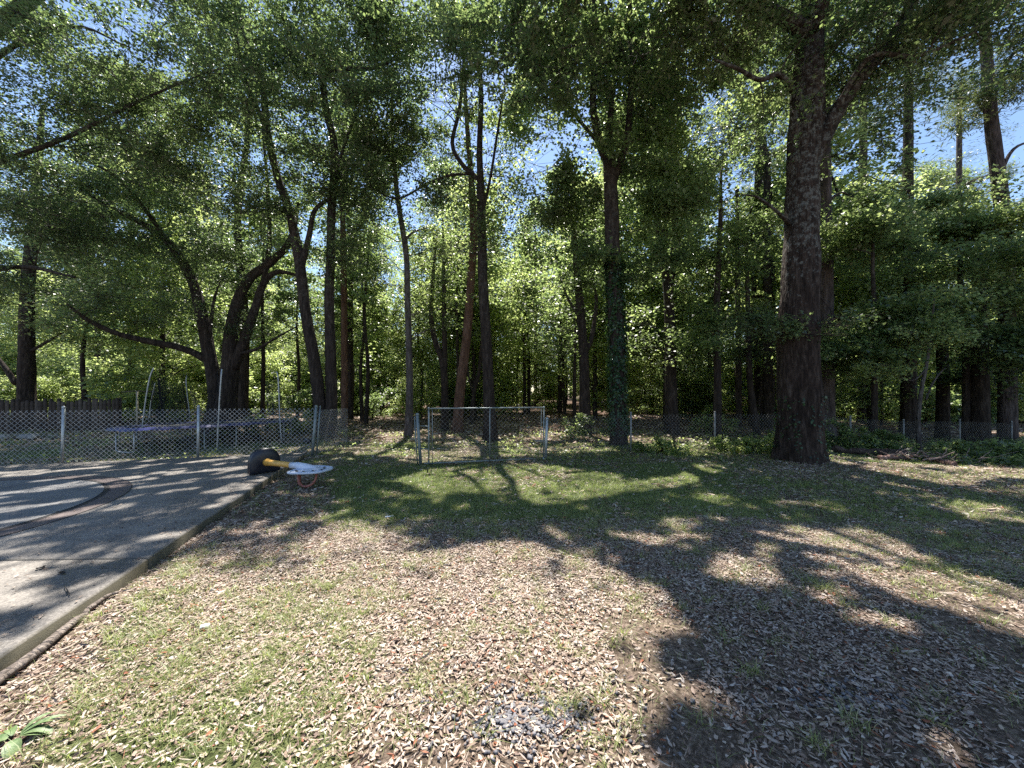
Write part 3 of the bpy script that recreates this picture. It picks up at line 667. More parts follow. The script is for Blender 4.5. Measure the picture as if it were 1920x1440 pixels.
# 8 big oak out to the left whose boughs hang over the slab
bx, by = -17.5, 9.8; rt, base = tree_root('oak_tree', bx, by, 'oak beyond the left edge whose leafy boughs hang over the concrete')
main = [(bx, by, base[2]), (bx+.1, by, 3), (bx+.3, by-.1, 6), (bx+.9, by-.3, 9.5), (bx+1.8, by-.3, 13)]
tr = [(main, [0.45, 0.38, 0.32, 0.22, 0.1]),
      ([(bx+.3, by, 5.5), Pw(-60, 330, 10), Pw(120, 260, 9.8), Pw(260, 190, 9.8), Pw(400, 130, 9.6)], [0.12, 0.07, 0.05, 0.035, 0.012]),
      ([(bx+.2, by, 6.5), Pw(-20, 120, 10.5), Pw(130, 50, 10.2), Pw(240, 88, 10.0)], [0.12, 0.06, 0.04, 0.015]),
      ([(bx+.5, by, 8.5), (-12, 10.2, 13.5), (-8.2, 9.6, 15.5), (-4, 9, 16.5)], [0.2, 0.14, 0.1, 0.04]),
      ([(bx+.1, by, 4.2), Pw(-80, 520, 10.6), Pw(40, 500, 10.4), Pw(140, 520, 10.2)], [0.1, 0.08, 0.06, 0.03])]
cl = clumps_px([
  (90, 200, 10, 150, 120, 1.8, 40, 0.45, 250, 0.3), (260, 190, 10.2, 130, 100, 1.6, 32, 0.42, 230, 0.35), (60, 60, 10.2, 120, 80, 1.6, 26, 0.45, 230, 0.55),
  (90, 400, 10.2, 120, 90, 1.4, 26, 0.42, 230, 0.2), (390, 160, 10.2, 110, 110, 1.6, 28, 0.42, 220, 0.35), (360, 60, 10.2, 70, 50, 1.4, 12, 0.4, 180, 0.5),
  (30, 520, 10.6, 80, 60, 1.2, 10, 0.4, 160, 0.25), (330, 330, 10.6, 100, 70, 1.4, 16, 0.4, 200, 0.3)])
cl += fill_shade(-13, -3, 0.8, 8.5, 190, 9.5, 15, 0.6, 320, 0.35)
cl += fill_shade(-4.5, 0.5, 3.4, 8.5, 80, 10, 15, 0.55, 260, 0.4)
cl += fill_shade(-13, -2, 8.5, 12, 60, 9, 14, 0.55, 220, 0.4)
total += grow(rt, base, tr, cl, LEAF_OAK, BARK_DARK, L=0.11, W=0.06, ntr=16, flare=0.3, attach_min=3.5)

# more trees of the wood edge: (name, base px, base py, stems[(pts),(radii)], clumps, leaf, bark, label)
def wood(name, px, py, Ypts, rad, spec, leaf, bark, label, extra=(), L=0.15, W=0.1, Yo=None, **kw):
    global total
    if Yo: bx, by = (px-960)*Yo/F, Yo
    else: bx, by = G(px, py)
    rt, base = tree_root(name, bx, by, label)
    main = [(bx, by, base[2])]+[Pw(x, y, by) for x, y in Ypts]
    tr = [(main, rad)]+[([Pw(x, y, by) for x, y in p], r) for p, r in extra]
    cl = clumps_px([(s[0], s[1], by, *s[2:]) for s in spec])
    total += grow(rt, base, tr, cl, leaf, bark, L=L, W=W, ntr=10, flare=0.3, **kw)
    return rt, base
wood('oak_tree', 50, 0, [(50, 640), (52, 540), (60, 450), (70, 330), (80, 200)], [0.34, 0.28, 0.25, 0.22, 0.16, 0.08],
     [(60, 420, 110, 100, 2.2, 26, 0.6, 220, 0.4), (10, 560, 60, 60, 2, 12, 0.55, 190, 0.65), (130, 620, 80, 40, 2, 14, 0.5, 200, 0.75)], LEAF_OAK, BARK_DARK,
     'dark trunk rising behind the wooden fence at the far left', Yo=18, extra=[([(30, 720), (10, 690), (-20, 650)], [0.12, 0.1, 0.05]), ([(55, 660), (90, 640), (140, 610)], [0.08, 0.06, 0.03])])
wood('pine_tree', 646, 800, [(646, 700), (645, 560), (643, 430), (640, 300)], [0.17, 0.15, 0.14, 0.12, 0.07],
     [(650, 380, 70, 110, 1.8, 14, 0.5, 170, 0.6)], LEAF_GUM, BARK_RED, 'straight reddish trunk just right of the double stemmed oak')
wood('sweetgum_tree', 834, 807, [(834, 740), (830, 680), (816, 640), (808, 590), (812, 520), (820, 430)], [0.17, 0.15, 0.14, 0.11, 0.1, 0.08, 0.04],
     [(820, 540, 70, 70, 1.6, 16, 0.5, 150, 0.6), (850, 440, 70, 60, 1.6, 14, 0.5, 150, 0.7)], LEAF_GUM, BARK_DARK, 'forked dark tree left of the leaning trunk behind the gate',
     extra=[([(832, 760), (834, 690), (833, 600), (832, 500), (830, 400)], [0.1, 0.12, 0.1, 0.07, 0.03])])
wood('young_oak_tree', 885, 0, [(888, 740), (898, 700), (902, 650), (905, 600), (912, 540)], [0.12, 0.1, 0.09, 0.07, 0.05, 0.03],
     [(930, 600, 60, 50, 1.5, 10, 0.45, 120, 0.55)], LEAF_OAK, BARK_DARK, 'thin curved sapling trunk between the two big trunks behind the gate', Yo=18, extra=[([(888, 740), (878, 700), (874, 640), (868, 590)], [0.06, 0.05, 0.04, 0.02])])
wood('oak_tree', 1096, 815, [(1096, 740), (1094, 660), (1088, 580), (1082, 510), (1076, 440), (1070, 360)], [0.26, 0.2, 0.18, 0.16, 0.13, 0.1, 0.05],
     [(1080, 520, 90, 90, 2.0, 22, 0.5, 190, 0.35), (1030, 620, 60, 45, 1.5, 10, 0.45, 150, 0.4), (1090, 420, 90, 60, 1.8, 16, 0.5, 180, 0.45)], LEAF_OAK, BARK_DARK,
     'dark forked oak left of the ivy clad sweetgum', extra=[([(1094, 670), (1110, 630), (1118, 560), (1105, 500)], [0.1, 0.09, 0.06, 0.03]), ([(1090, 600), (1065, 560), (1050, 520)], [0.07, 0.05, 0.02])])
wood('sweetgum_tree', 1260, 815, [(1258, 720), (1256, 620), (1252, 540), (1240, 450), (1225, 380), (1205, 300), (1195, 220)], [0.27, 0.21, 0.19, 0.17, 0.13, 0.1, 0.07, 0.04],
     [(1230, 260, 90, 110, 2.2, 26, 0.55, 200, 0.5), (1300, 330, 80, 90, 2, 18, 0.5, 180, 0.5), (1290, 520, 90, 80, 2, 16, 0.5, 180, 0.45), (1200, 620, 50, 60, 1.5, 10, 0.4, 130, 0.35)], LEAF_GUM, BARK_DARK,
     'dark trunk with tall v shaped fork right of the ivy clad sweetgum', extra=[([(1254, 560), (1264, 470), (1266, 380), (1266, 280), (1275, 180)], [0.13, 0.12, 0.1, 0.07, 0.03]), ([(1264, 400), (1280, 330), (1300, 260)], [0.05, 0.04, 0.02])])
wood('oak_tree', 1345, 0, [(1345, 700), (1342, 620), (1345, 540), (1350, 440), (1352, 320)], [0.14, 0.12, 0.11, 0.1, 0.08, 0.04],
     [(1350, 260, 70, 120, 1.8, 22, 0.5, 200, 0.55), (1360, 480, 70, 70, 1.6, 14, 0.45, 180, 0.4), (1310, 640, 70, 60, 1.2, 18, 0.42, 200, 0.45)], LEAF_GUM, BARK_DARK,
     'leafy thin tree with pale leaves left of the great oak', Yo=12.8)
for (px, top, Yo, r, lab) in ((1424, 150, 19, 0.24, 'thin straight pine close on the left of the great oak'), (1440, 300, 17, 0.2, 'black pine trunk touching the left side of the great oak'),
                              (1548, 40, 13.5, 0.27, 'grey pine trunk half hidden behind the great oak'), (1620, 60, 21, 0.28, 'pale straight pine first right of the great oak'),
                              (1704, 20, 17, 0.27, 'stout dark pine between the pale pine and the far right pine'), (1800, 180, 26, 0.22, 'bare thin pine seen against the sky at the right'),
                              (1838, 480, 13, 0.22, 'thick black trunk low at the right behind the wire fence'), (1768, 560, 15, 0.19, 'dark trunk behind the pale sapling at the right fence'),
                              (1385, 350, 17, 0.12, 'very thin dark stem left of the great oak')):
    sp = []
    if top < 300: sp = [(px, top-20, 95, 75, 2.2, 15, 0.6, 200, 0.35), (px+20, top+120, 80, 50, 2.0, 6, 0.5, 120, 0.35)]
    exs = []
    if top < 300:
        for k in range(7):
            y0 = random.uniform(top, 430); sgn = random.choice((-1, 1)); ln = random.uniform(50, 110)
            exs.append(([(px, y0), (px+sgn*ln*.5, y0-random.uniform(-6, 25)), (px+sgn*ln, y0-random.uniform(0, 45))], [0.05, 0.035, 0.012]))
            sp.append((px+sgn*ln, y0-20, 22, 14, 0.6, 2, 0.45, 110, 0.35))
    wood('pine_tree' if 'pine' in lab else 'oak_tree', px, 0, [(px, 720), (px-1, 560), (px-2, 400), (px-1, max(top, 200)), (px, top)] if top < 350 else [(px, 700), (px-2, (720+top)/2), (px-3, top)],
         [r*1.15, r, r*.9, r*.78, r*.6, r*.35] if top < 350 else [r*1.15, r, r*.9, r*.7], sp, LEAF_PINE, BARK_PINE if 'black' not in lab and 'dark' not in lab else BARK_DARK, lab, extra=exs, L=0.30, W=0.035, Yo=Yo)
wood('pine_tree', 1890, 0, [(1888, 600), (1884, 440), (1872, 330), (1858, 220), (1850, 110), (1842, 0), (1836, -150)], [0.24, 0.21, 0.2, 0.19, 0.17, 0.15, 0.12, 0.07],
     [(1850, -40, 120, 90, 2.4, 26, 0.55, 220, 0.3), (1900, 140, 60, 100, 1.8, 14, 0.5, 200, 0.3), (1830, 200, 50, 50, 1.2, 6, 0.45, 150, 0.3)], LEAF_PINE, BARK_PINE,
     'leaning grey pine against the sky at the far right', extra=[([(1872, 335), (1900, 280), (1950, 260)], [0.07, 0.05, 0.02]), ([(1855, 200), (1900, 100), (1960, 95)], [0.07, 0.05, 0.02]), ([(1862, 240), (1830, 190), (1780, 185)], [0.05, 0.04, 0.02])], L=0.28, W=0.04, Yo=13)
# leafy small trees at the right, standing in and behind the fence line
wood('sweetgum_tree', 1640, 0, [(1640, 720), (1642, 620), (1636, 500), (1640, 400)], [0.09, 0.08, 0.07, 0.05, 0.02],
     [(1640, 430, 110, 80, 1.2, 22, 0.45, 220, 0.5), (1600, 640, 110, 55, 1.0, 30, 0.4, 230, 0.3), (1700, 590, 100, 60, 1.1, 26, 0.42, 230, 0.55)], LEAF_GUM, BARK_DARK, 'broad leafy young sweetgum right behind the great oak', Yo=11.8, L=0.14, W=0.12)
wood('sweetgum_tree', 1810, 0, [(1812, 700), (1805, 600), (1800, 500), (1806, 420), (1800, 350)], [0.12, 0.10, 0.09, 0.07, 0.05, 0.02],
     [(1810, 430, 110, 90, 1.6, 34, 0.5, 250, 0.6), (1880, 560, 90, 90, 1.6, 28, 0.5, 240, 0.4), (1780, 620, 90, 60, 1.4, 22, 0.45, 220, 0.35), (1880, 690, 80, 60, 1.2, 20, 0.45, 220, 0.25)], LEAF_GUM, BARK_DARK, 'bright green bushy sweetgum filling the right edge of the wood', Yo=13.2, L=0.15, W=0.13)
wood('sweetgum_tree', 1960, 0, [(1962, 700), (1960, 560), (1950, 440)], [0.1, 0.09, 0.07, 0.03],
     [(1930, 480, 80, 90, 1.4, 20, 0.5, 220, 0.6), (1930, 640, 80, 90, 1.2, 22, 0.45, 220, 0.3)], LEAF_GUM, BARK_DARK, 'leafy tree cut by the right edge of the photo', Yo=11)
wood('sweetgum_tree', 1700, 0, [(1700, 700), (1698, 560), (1702, 430)], [0.13, 0.11, 0.09, 0.04],
     [(1700, 500, 100, 90, 1.5, 26, 0.5, 220, 0.45), (1560, 470, 70, 90, 1.3, 20, 0.5, 200, 0.55), (1640, 740, 110, 40, 1.5, 14, 0.45, 170, 0.3)], LEAF_GUM, BARK_DARK, 'dark stemmed leafy tree between the stout pine and the pale sapling', Yo=14.8, L=0.15, W=0.12)
wood('oak_tree', 1420, 0, [(1405, 700), (1402, 560), (1400, 430)], [0.12, 0.1, 0.08, 0.03],
     [(1400, 430, 80, 80, 1.3, 20, 0.5, 200, 0.5), (1400, 620, 80, 60, 1.2, 18, 0.45, 200, 0.35)], LEAF_OAK, BARK_DARK, 'leafy slender oak behind the wire fence left of the great oak', Yo=13.6, L=0.14, W=0.09)
# the pale stemmed sapling
rt, base = wood('sapling', 1724, 838, [(1722, 790), (1728, 730), (1738, 680), (1746, 610), (1752, 560)], [0.055, 0.05, 0.045, 0.04, 0.03, 0.015],
     [(1740, 620, 70, 30, 0.6, 16, 0.26, 130, 0.75), (1650, 690, 60, 16, 0.5, 8, 0.24, 120, 0.8), (1720, 760, 30, 25, 0.3, 5, 0.16, 40, 0.7)], LEAF_BRUSH, BARK_GREY, 'pale crooked sapling with bright leaves in front of the right wire fence',
     extra=[([(1738, 690), (1715, 712), (1695, 710), (1670, 700)], [0.022, 0.018, 0.014, 0.008]), ([(1736, 750), (1748, 720), (1762, 700), (1772, 690)], [0.025, 0.022, 0.018, 0.01])], L=0.1, W=0.08, attach_min=0.6, brr=0.006)
wood('sapling', 1266, 846, [(1262, 815), (1258, 790), (1250, 760)], [0.035, 0.03, 0.026, 0.01], [(1255, 772, 28, 22, 0.3, 5, 0.16, 45, 0.5)], LEAF_BRUSH, BARK_DARK,
     'small dark crooked sapling growing through the middle wire fence', L=0.09, W=0.07, attach_min=0.4, brr=0.006)
print('near leaves', total)

# ------------------------------------------------------------------ background wood (shared meshes)
def proto_tree(name, H, r, n, nl, leaf, bark, L, W, z0=0.35, R_=2.8, tone=0.5):
    rt = bpy.data.objects.new(name, None); COL.objects.link(rt)
    main = [(0, 0, 0), (0.1, 0.05, H*.25), (0.2*random.uniform(-1, 1), 0, H*.5), (0.4*random.uniform(-1, 1), 0.2, H*.75), (0.3, 0, H*.97)]
    cl = []
    for k in range(n):
        t = random.random()**0.8; z = H*(z0+(1-z0)*t); rr = R_*(math.sin(math.pi*min(1, 0.18+0.8*t))**0.7)*math.sqrt(random.random()); a = random.uniform(0, 6.283)
        cl.append((np.array([rr*math.cos(a), rr*math.sin(a), z]), random.uniform(0.7, 1.3), nl*random.uniform(.6, 1.4), tone+random.uniform(-.2, .2)))
    grow(rt, (0, 0, 0), [(main, [r*1.3, r, r*.85, r*.6, r*.2])], cl, leaf, bark, L=L, W=W, ntr=8, flare=0.2, prune=False, twigs=False, attach_min=H*0.15)
    return rt
def copy_tree(src, loc, rz, sc, label, cat, group, first=False):
    if first: c = src
    else:
        c = src.copy(); COL.objects.link(c)
        for ch in src.children:
            d = ch.copy(); COL.objects.link(d); d.parent = c
    c.location = loc; c.rotation_euler = (0, 0, rz); c.scale = sc
    return tagk(c, label, cat, group)
protos = [('sweetgum_tree', proto_tree('sweetgum_tree', 19, .15, 104, 170, LEAF_GUM, BARK_DARK, .155, .125, .14, 2.9, .5), 'slim sweetgum standing deep in the wood behind the lawn'),
          ('oak_tree', proto_tree('oak_tree', 17, .17, 104, 170, LEAF_OAK, BARK_DARK, .155, .095, .16, 3.3, .5), 'dark oak standing deep in the wood behind the lawn'),
          ('pine_tree', proto_tree('pine_tree', 21, .17, 56, 230, LEAF_PINE, BARK_PINE, .38, .04, .45, 2.6, .4), 'tall bare stemmed pine standing deep in the wood'),
          ('young_tree', proto_tree('young_tree', 10, .08, 90, 210, LEAF_BRUSH, BARK_DARK, .135, .10, .05, 2.0, .55), 'light green young tree of the understory deep in the wood')]
used = set(); pts = []
def far_spots(n, y0, y1, mind, xmul=1.55, power=1.0):
    out = []; t = 0
    while len(out) < n and t < 20000:
        t += 1
        y = y0+(y1-y0)*random.random()**power; x = random.uniform(-xmul, xmul)*y
        if any((x-a)**2+(y-b_)**2 < mind**2 for a, b_ in pts+out): continue
        out.append((x, y))
    pts.extend(out); return out
def place(k, x, y, s=1.0):
    nm, pr, lab = protos[k]; f = k not in used; used.add(k)
    s = s*random.uniform(.85, 1.15)
    copy_tree(pr, (x, y, float(gh(x, y))-0.02), random.uniform(0, 6.28), (s*random.uniform(.9, 1.1), s*random.uniform(.9, 1.1), s), lab, 'tree', lab.split(' standing')[0].split(' of the')[0]+'s of the background wood', f)
for (x, y) in far_spots(34, 20, 34, 2.1): 
    k = random.choices((0, 1, 2, 3), (2, 2, 2, 9) if x < 8 else (2, 2, 3, 8))[0]; place(k, x, y)
for (x, y) in far_spots(64, 34, 62, 2.6): 
    k = random.choices((0, 1, 2, 3), (4, 4, 2, 5))[0]; place(k, x, y, 1.1)
for (x, y) in far_spots(50, 60, 85, 3.4, 1.4): place(random.choices((0, 1, 3), (4, 4, 3))[0], x, y, 1.25)
for k, x, y, s_ in ((0, 8.2, 19.6, 1.0), (0, -9, 20.5, 1.0), (3, 4.6, 20.5, 1.3), (2, 12.5, 18, 1.0), (1, -14, 19.2, 1.1), (3, -2.2, 21, 1.3), (3, 14.5, 17, 1.2), (3, 17.5, 18, 1.1), (3, -18.5, 19.5, 1.3)): place(k, x, y, s_)
# bare thin trunks between them
def proto_pole(H, r):
    rt = bpy.data.objects.new('thin_tree', None); COL.objects.link(rt)
    main = [(0, 0, 0), (.08, .05, H*.3), (-.1, 0, H*.6), (.15, .1, H)]
    cl = [(np.array([random.uniform(-.9, .9), random.uniform(-.9, .9), H*random.uniform(.6, 1.05)]), .55, 120, .55) for k in range(12)]
    grow(rt, (0, 0, 0), [(main, [r*1.2, r, r*.8, r*.3])], cl, LEAF_GUM, BARK_DARK, L=.2, W=.15, ntr=6, flare=0.2, prune=False, twigs=False, attach_min=H*.5)
    return rt
pole = proto_pole(9.0, .085); first = True
for (x, y) in far_spots(64, 17.5, 38, 0.9, 1.25):
    s = random.uniform(.8, 1.3)
    copy_tree(pole, (x, y, float(gh(x, y))-.02), random.uniform(0, 6.28), (s, s, s), 'thin bare stemmed tree at the edge of the wood', 'tree', 'thin trees of the wood edge', first); first = False
# shrubs
def proto_shrub(name, H, R_, n, nl, leaf, L, W, tone):
    rt = bpy.data.objects.new(name, None); COL.objects.link(rt)
    main = [(0, 0, 0), (.03, 0, H*.35), (-.04, .03, H*.8)]
    cl = []
    for k in range(n):
        a = random.uniform(0, 6.28); t = random.random(); rr = R_*math.sqrt(random.random())*(1-.5*t)
        cl.append((np.array([rr*math.cos(a), rr*math.sin(a), H*(.12+.88*t)]), random.uniform(.3, .5)*R_, nl*random.uniform(.6, 1.4), tone+random.uniform(-.15, .15)))
    grow(rt, (0, 0, 0), [(main, [.035, .025, .01])], cl, leaf, BARK_DARK, L=L, W=W, ntr=6, flare=0, prune=False, twigs=False, attach_min=0.05, parts=('stem', 'foliage'))
    return rt
sh1 = proto_shrub('shrub', 2.6, 1.3, 44, 150, LEAF_BRUSH, .115, .075, .6); sh2 = proto_shrub('shrub', 1.7, 1.1, 26, 120, LEAF_GUM, .12, .09, .45)
f1 = f2 = True
for (x, y) in far_spots(70, 18.5, 27, 1.15, 1.5)+far_spots(110, 28, 66, 1.2, 1.35):
    if -2 < x < 5 and y < 23: continue
    s = random.uniform(.7, 1.5) if y < 28 else random.uniform(1.2, 2.4)
    if random.random() < .65: copy_tree(sh1, (x, y, float(gh(x, y))), random.uniform(0, 6.28), (s, s, s*random.uniform(.8, 1.2)), 'bright green shrub in the understory of the wood', 'shrub', 'understory shrubs at the wood edge', f1); f1 = False
    else: copy_tree(sh2, (x, y, float(gh(x, y))), random.uniform(0, 6.28), (s, s, s), 'darker low shrub in the understory of the wood', 'shrub', 'darker understory shrubs at the wood edge', f2); f2 = False

# ------------------------------------------------------------------ chain link fences
def diag_wires(mb, A, B, z0a, z1a, z0b, z1b, pitch=0.1, r=0.0034, nrm_off=0.002, skip=None):
    "A,B: xy ends. draws both diagonal families of a chain link sheet"
    A = np.array(A, float); B = np.array(B, float); Lh = np.linalg.norm(B-A); u = (B-A)/Lh; nv = np.array([-u[1], u[0]])
    H = max(z1a-z0a, z1b-z0b)
    Vs = []; Qs = []; nn = 0
    for sgn in (1, -1):
        s = -H if sgn > 0 else 0.0
        s = math.floor(s/pitch)*pitch
        while s < Lh+(0 if sgn > 0 else H):
            # line: horizontal coordinate s + sgn*t, height t
            t0, t1 = 0.0, H
            if sgn > 0: t0 = max(t0, -s); t1 = min(t1, Lh-s)
            else: t0 = max(t0, s-Lh); t1 = min(t1, s)
            if t1-t0 > 0.02:
                ends = []
                for t in (t0, t1):
                    h = s+sgn*t; f = h/Lh; zb = z0a+(z0b-z0a)*f; zt = z1a+(z1b-z1a)*f
                    z = zb+t/H*(zt-zb); p = A+u*h+nv*nrm_off*sgn; ends.append(np.array([p[0], p[1], z]))
                a, b_ = ends
                d = (b_-a)/np.linalg.norm(b_-a); n3 = np.array([nv[0], nv[1], 0]); w_ = np.cross(d, n3)
                ring = [n3*r, -n3*r*.5+w_*r*.87, -n3*r*.5-w_*r*.87]
                Vs += [a+q for q in ring]+[b_+q for q in ring]
                Qs += [[nn, nn+1, nn+4, nn+3], [nn+1, nn+2, nn+5, nn+4], [nn+2, nn, nn+3, nn+5]]; nn += 6
            s += pitch
    mb.add(Vs, Qs)
def post(parent, base, top, r=0.03, mat=GALV, cap=True, name='post'):
    mb = MB(); b_ = np.array(base, float); t = np.array(top, float)
    mb.tube([b_, b_+(t-b_)*.5, t], r, 12)
    if cap:
        d = (t-b_)/np.linalg.norm(t-b_)
        mb.tube([t-d*.012, t+d*.004, t+d*.022, t+d*.034], [r*1.15, r*1.17, r*.95, r*.35], 12)
    return mb.build(name, mat, parent, parent.location)
fl = empty('chain_link_fence', (-7.36, 8.66, 0), 'waist high galvanised chain link fence behind the concrete slab', 'fence')
LP = [(-12.35, 7.52), (-9.85, 8.09), (-7.36, 8.66), (-4.93, 9.24)]
for k, (x, y) in enumerate(LP[:3]): post(fl, (x, y, -.1), (x+(0.04 if k == 1 else 0.02), y, 1.26), .029)
cp = empty('fence_post', (-4.93, 9.2, 0), 'leaning weathered end post of the left chain link fence by the slab corner', 'post')
post(cp, (-4.98, 9.2, -.1), (-4.88, 9.22, 1.24), .034, GALV_DARK)
post(cp, (-4.90, 9.25, -.1), (-4.81, 9.27, 1.22), .02, GALV_DARK, True, 'second_post')
mb = MB()
ends = [(-17, 6.45)]+LP
for a, b_ in zip(ends[:-1], ends[1:]): diag_wires(mb, a, b_, .03, 1.2, .03, 1.2)
diag_wires(mb, LP[-1], (-5.02, 11.3), .03, 1.15, .03, 1.1)
mb.build('wire_mesh', WIRE, fl, fl.location, smooth=False, kind='stuff')
mb = MB()
for z in (0.3, 0.62, 0.94):
    for (x, y) in LP[:3]:
        mb.tube([(x-.04, y-.035, z), (x, y-.037, z), (x+.04, y-.03, z)], .004, 4)
mb.build('tie_wire', WIRE, fl, fl.location)
# right fence
RPs = [(0.83, 8.87, .0, .96), (3.13, 9.73, 0, 1.0), (5.58, 10.17, 0, .99), (8.0, 10.7, 0, .97), (10.3, 11.25, 0, .80), (12.5, 11.8, 0, .66), (14.9, 12.3, 0, .62), (17.3, 12.8, 0, .52)]
fr = empty('chain_link_fence', (5.58, 10.17, 0), 'low old chain link fence running from the gate past the great oak', 'fence')
for k, (x, y, z0, z1) in enumerate(RPs):
    if k == 0: continue
    post(fr, (x, y, float(gh(x, y))-.1), (x, y, z1+.05), .024, WIRE_DULL)
mb = MB()
P_ = RPs+[(22, 13.7, -.2, .45)]
for a, b_ in zip(P_[:-1], P_[1:]): diag_wires(mb, a[:2], b_[:2], float(gh(a[0], a[1])), a[3], float(gh(b_[0], b_[1])), b_[3], r=0.0022)
mb.build('wire_mesh', WIRE_DULL, fr, fr.location, smooth=False, kind='stuff')
gp = empty('fence_post', (0.83, 8.87, 0), 'round galvanised post on the right of the wire gate', 'post')
post(gp, (0.80, 8.87, -.1), (0.84, 8.87, .96), .033, GALV)
gp = empty('fence_post', (-2.05, 8.2, 0), 'leaning galvanised post on the left of the wire gate', 'post')
post(gp, (-2.02, 8.2, -.1), (-2.10, 8.2, 1.10), .036, GALV_DARK)
post(gp, (-2.10, 8.24, -.1), (-2.17, 8.24, 1.02), .015, GALV_DARK, True, 'rod')
# gate
g0 = np.array(G(804, 873)); g1 = np.array([(1005-960)*8.55/F, 8.55])
gt = empty('wire_gate', (float(g0[0]), float(g0[1]), 0), 'wide galvanised tube gate with chain link infill standing on the lawn', 'gate')
def zz(px, py, p): return CAMH-(py-HZ)*p[1]/F
A0 = np.array([g0[0], g0[1], .04]); A1 = np.array([g0[0], g0[1], zz(804, 766, g0)])
B0 = np.array([(1019-960)*8.55/F, 8.55, .03]); B1 = np.array([(1020-960)*8.55/F, 8.55, zz(1020, 764, g1)])
def rail(nm, a, b_, r=.0155, m=GALV_DARK): 
    mb = MB(); mb.tube([a, (np.array(a)+np.array(b_))/2, b_], r, 10); return mb.build(nm, m, gt, gt.location)
rail('stile', A0, A1); rail('stile', B0, B1); rail('top_rail', A1+[-.012, 0, 0], B1+[.012, 0, 0])
rail('bottom_rail', A0+[-.1, 0, .005], B0+[-.17, 0, .03]); m0 = A0+(B0-A0)*.515; m1 = A1+(B1-A1)*.515; rail('centre_stile', m0+[0, 0, .02], m1-[0, 0, .015], .012, GALV_DARK)
rail('tension_bar', A0+[.075, .01, .03], A1+[.075, .01, -.03], .007); rail('tension_bar', B0+[-.06, .01, .03], B1+[-.06, .01, -.03], .007)
mb = MB()
for p in (A1, B1):
    mb.tube([p+[0, -.004, -.03], p+[0, -.004, .028]], [.021, .021], 10); 
for p in (A0, B0): mb.tube([p+[0, -.004, .06], p+[0, -.004, .0]], [.021, .021], 10)
mb.build('corner_fitting', GALV_DARK, gt, gt.location)
mb = MB(); diag_wires(mb, A0[:2], B0[:2], .05, A1[2]-.01, .05, B1[2]-.01, r=.0014); mb.build('wire_mesh', WIRE_DULL, gt, gt.location, smooth=False, kind='stuff')
mb = MB()
for z in (.35, .85): mb.tube([(-2.06, 8.2, z), (-1.95, 8.17, z), (A0[0], A0[1], z)], [.012, .012, .012], 6)
mb.build('hinge', GALV_DARK, gt, gt.location)

# ------------------------------------------------------------------ trampoline
BLUE = mat_simple('blue_pad_vinyl', (0.012, 0.015, 0.085), (0.035, 0.04, 0.17), 0.45, 4, 0, .2)
BLACK = mat_simple('black_mat', (0.008, 0.008, 0.01), (0.02, 0.02, 0.022), 0.8, 20)
TPIPE = mat_simple('galvanised_pole', (0.28, 0.30, 0.32), (0.44, 0.46, 0.48), 0.4, 8, 0.4, 0)
m, nt, b = new_mat('dark_netting'); b.inputs['Base Color'].default_value = (0.012, 0.016, 0.02, 1); b.inputs['Roughness'].default_value = 0.8; NET = m
tcx, tcy, trr = -9.55, 11.75, 2.25
tp = empty('trampoline', (tcx, tcy, 0), 'round blue edged trampoline with bare bent net poles behind the fence', 'trampoline')
def tz(x, y): return 0.60+0.035*(x-tcx)-0.02*(y-tcy)
def ringpts(r, n=48, dz=0.0, a0=0, a1=2*math.pi):
    th = np.linspace(a0, a1, n+1); x = tcx+np.cos(th)*r; y = tcy+np.sin(th)*r; return np.c_[x, y, tz(x, y)+dz]
mb = MB(); a = ringpts(trr-.32, 48, -.01); V_ = np.vstack([a[:-1], [[tcx, tcy, tz(tcx, tcy)-.03]]]); mb.add(V_, None, [[k, (k+1) % 48, 48] for k in range(48)])
mb.build('jumping_mat', BLACK, tp, tp.location)
mb = MB(); r0 = ringpts(trr-.32, 96, .02); r1 = ringpts(trr-.02, 96, .035); r2 = ringpts(trr+.05, 96, -.035)
for q in (r0, r1, r2): q[:, 2] += rng.normal(0, .008, len(q))
for q in (r0, r1, r2): q[-1] = q[0]
k = np.arange(96); V_ = np.vstack([r0, r1, r2]); mb.add(V_, np.vstack([np.stack([k, k+97, k+98, k+1], -1), np.stack([k+97, k+194, k+195, k+98], -1)]))
mb.build('pad', BLUE, tp, tp.location)
mb = MB(); mb.tube(ringpts(trr-.03, 64, -.02), .02, 8, cap=False); mb.build('ring_frame', TPIPE, tp, tp.location)
for k in range(6):
    a0 = k*math.pi/3+.25; mb = MB()
    p = [(tcx+math.cos(a0+d)*trr*.97, tcy+math.sin(a0+d)*trr*.97) for d in (-.16, .16)]
    z = [tz(*q)-.03 for q in p]
    mb.tube([(p[0][0], p[0][1], z[0]), (p[0][0], p[0][1], .06), (*(np.array(p[0])*.8+np.array(p[1])*.2), .02), (*(np.array(p[0])*.2+np.array(p[1])*.8), .02), (p[1][0], p[1][1], .06), (p[1][0], p[1][1], z[1])], .018, 8)
    mb.build('leg', GALV_DARK if k % 2 else TPIPE, tp, tp.location)
for pp in (((265, 828), (268, 790), (274, 745), (281, 708), (288, 690)), ((407, 846), (409, 800), (412, 745), (416, 692)), ((528, 832), (525, 790), (523, 740), (521, 705), (518, 697)),
           ((356, 797), (355, 770), (351, 740), (349, 715), (350, 704)), ((279, 790), (283, 755), (289, 728), (291, 718))):
    yb = 9.75 if pp[0][0] in (407,) else (11.3 if pp[0][0] == 528 else (11.0 if pp[0][0] == 265 else 13.6))
    mb = MB(); mb.tube(smooth_path([Pw(x, y, yb) for x, y in pp], 4), .017, 8); mb.build('net_pole', TPIPE, tp, tp.location)
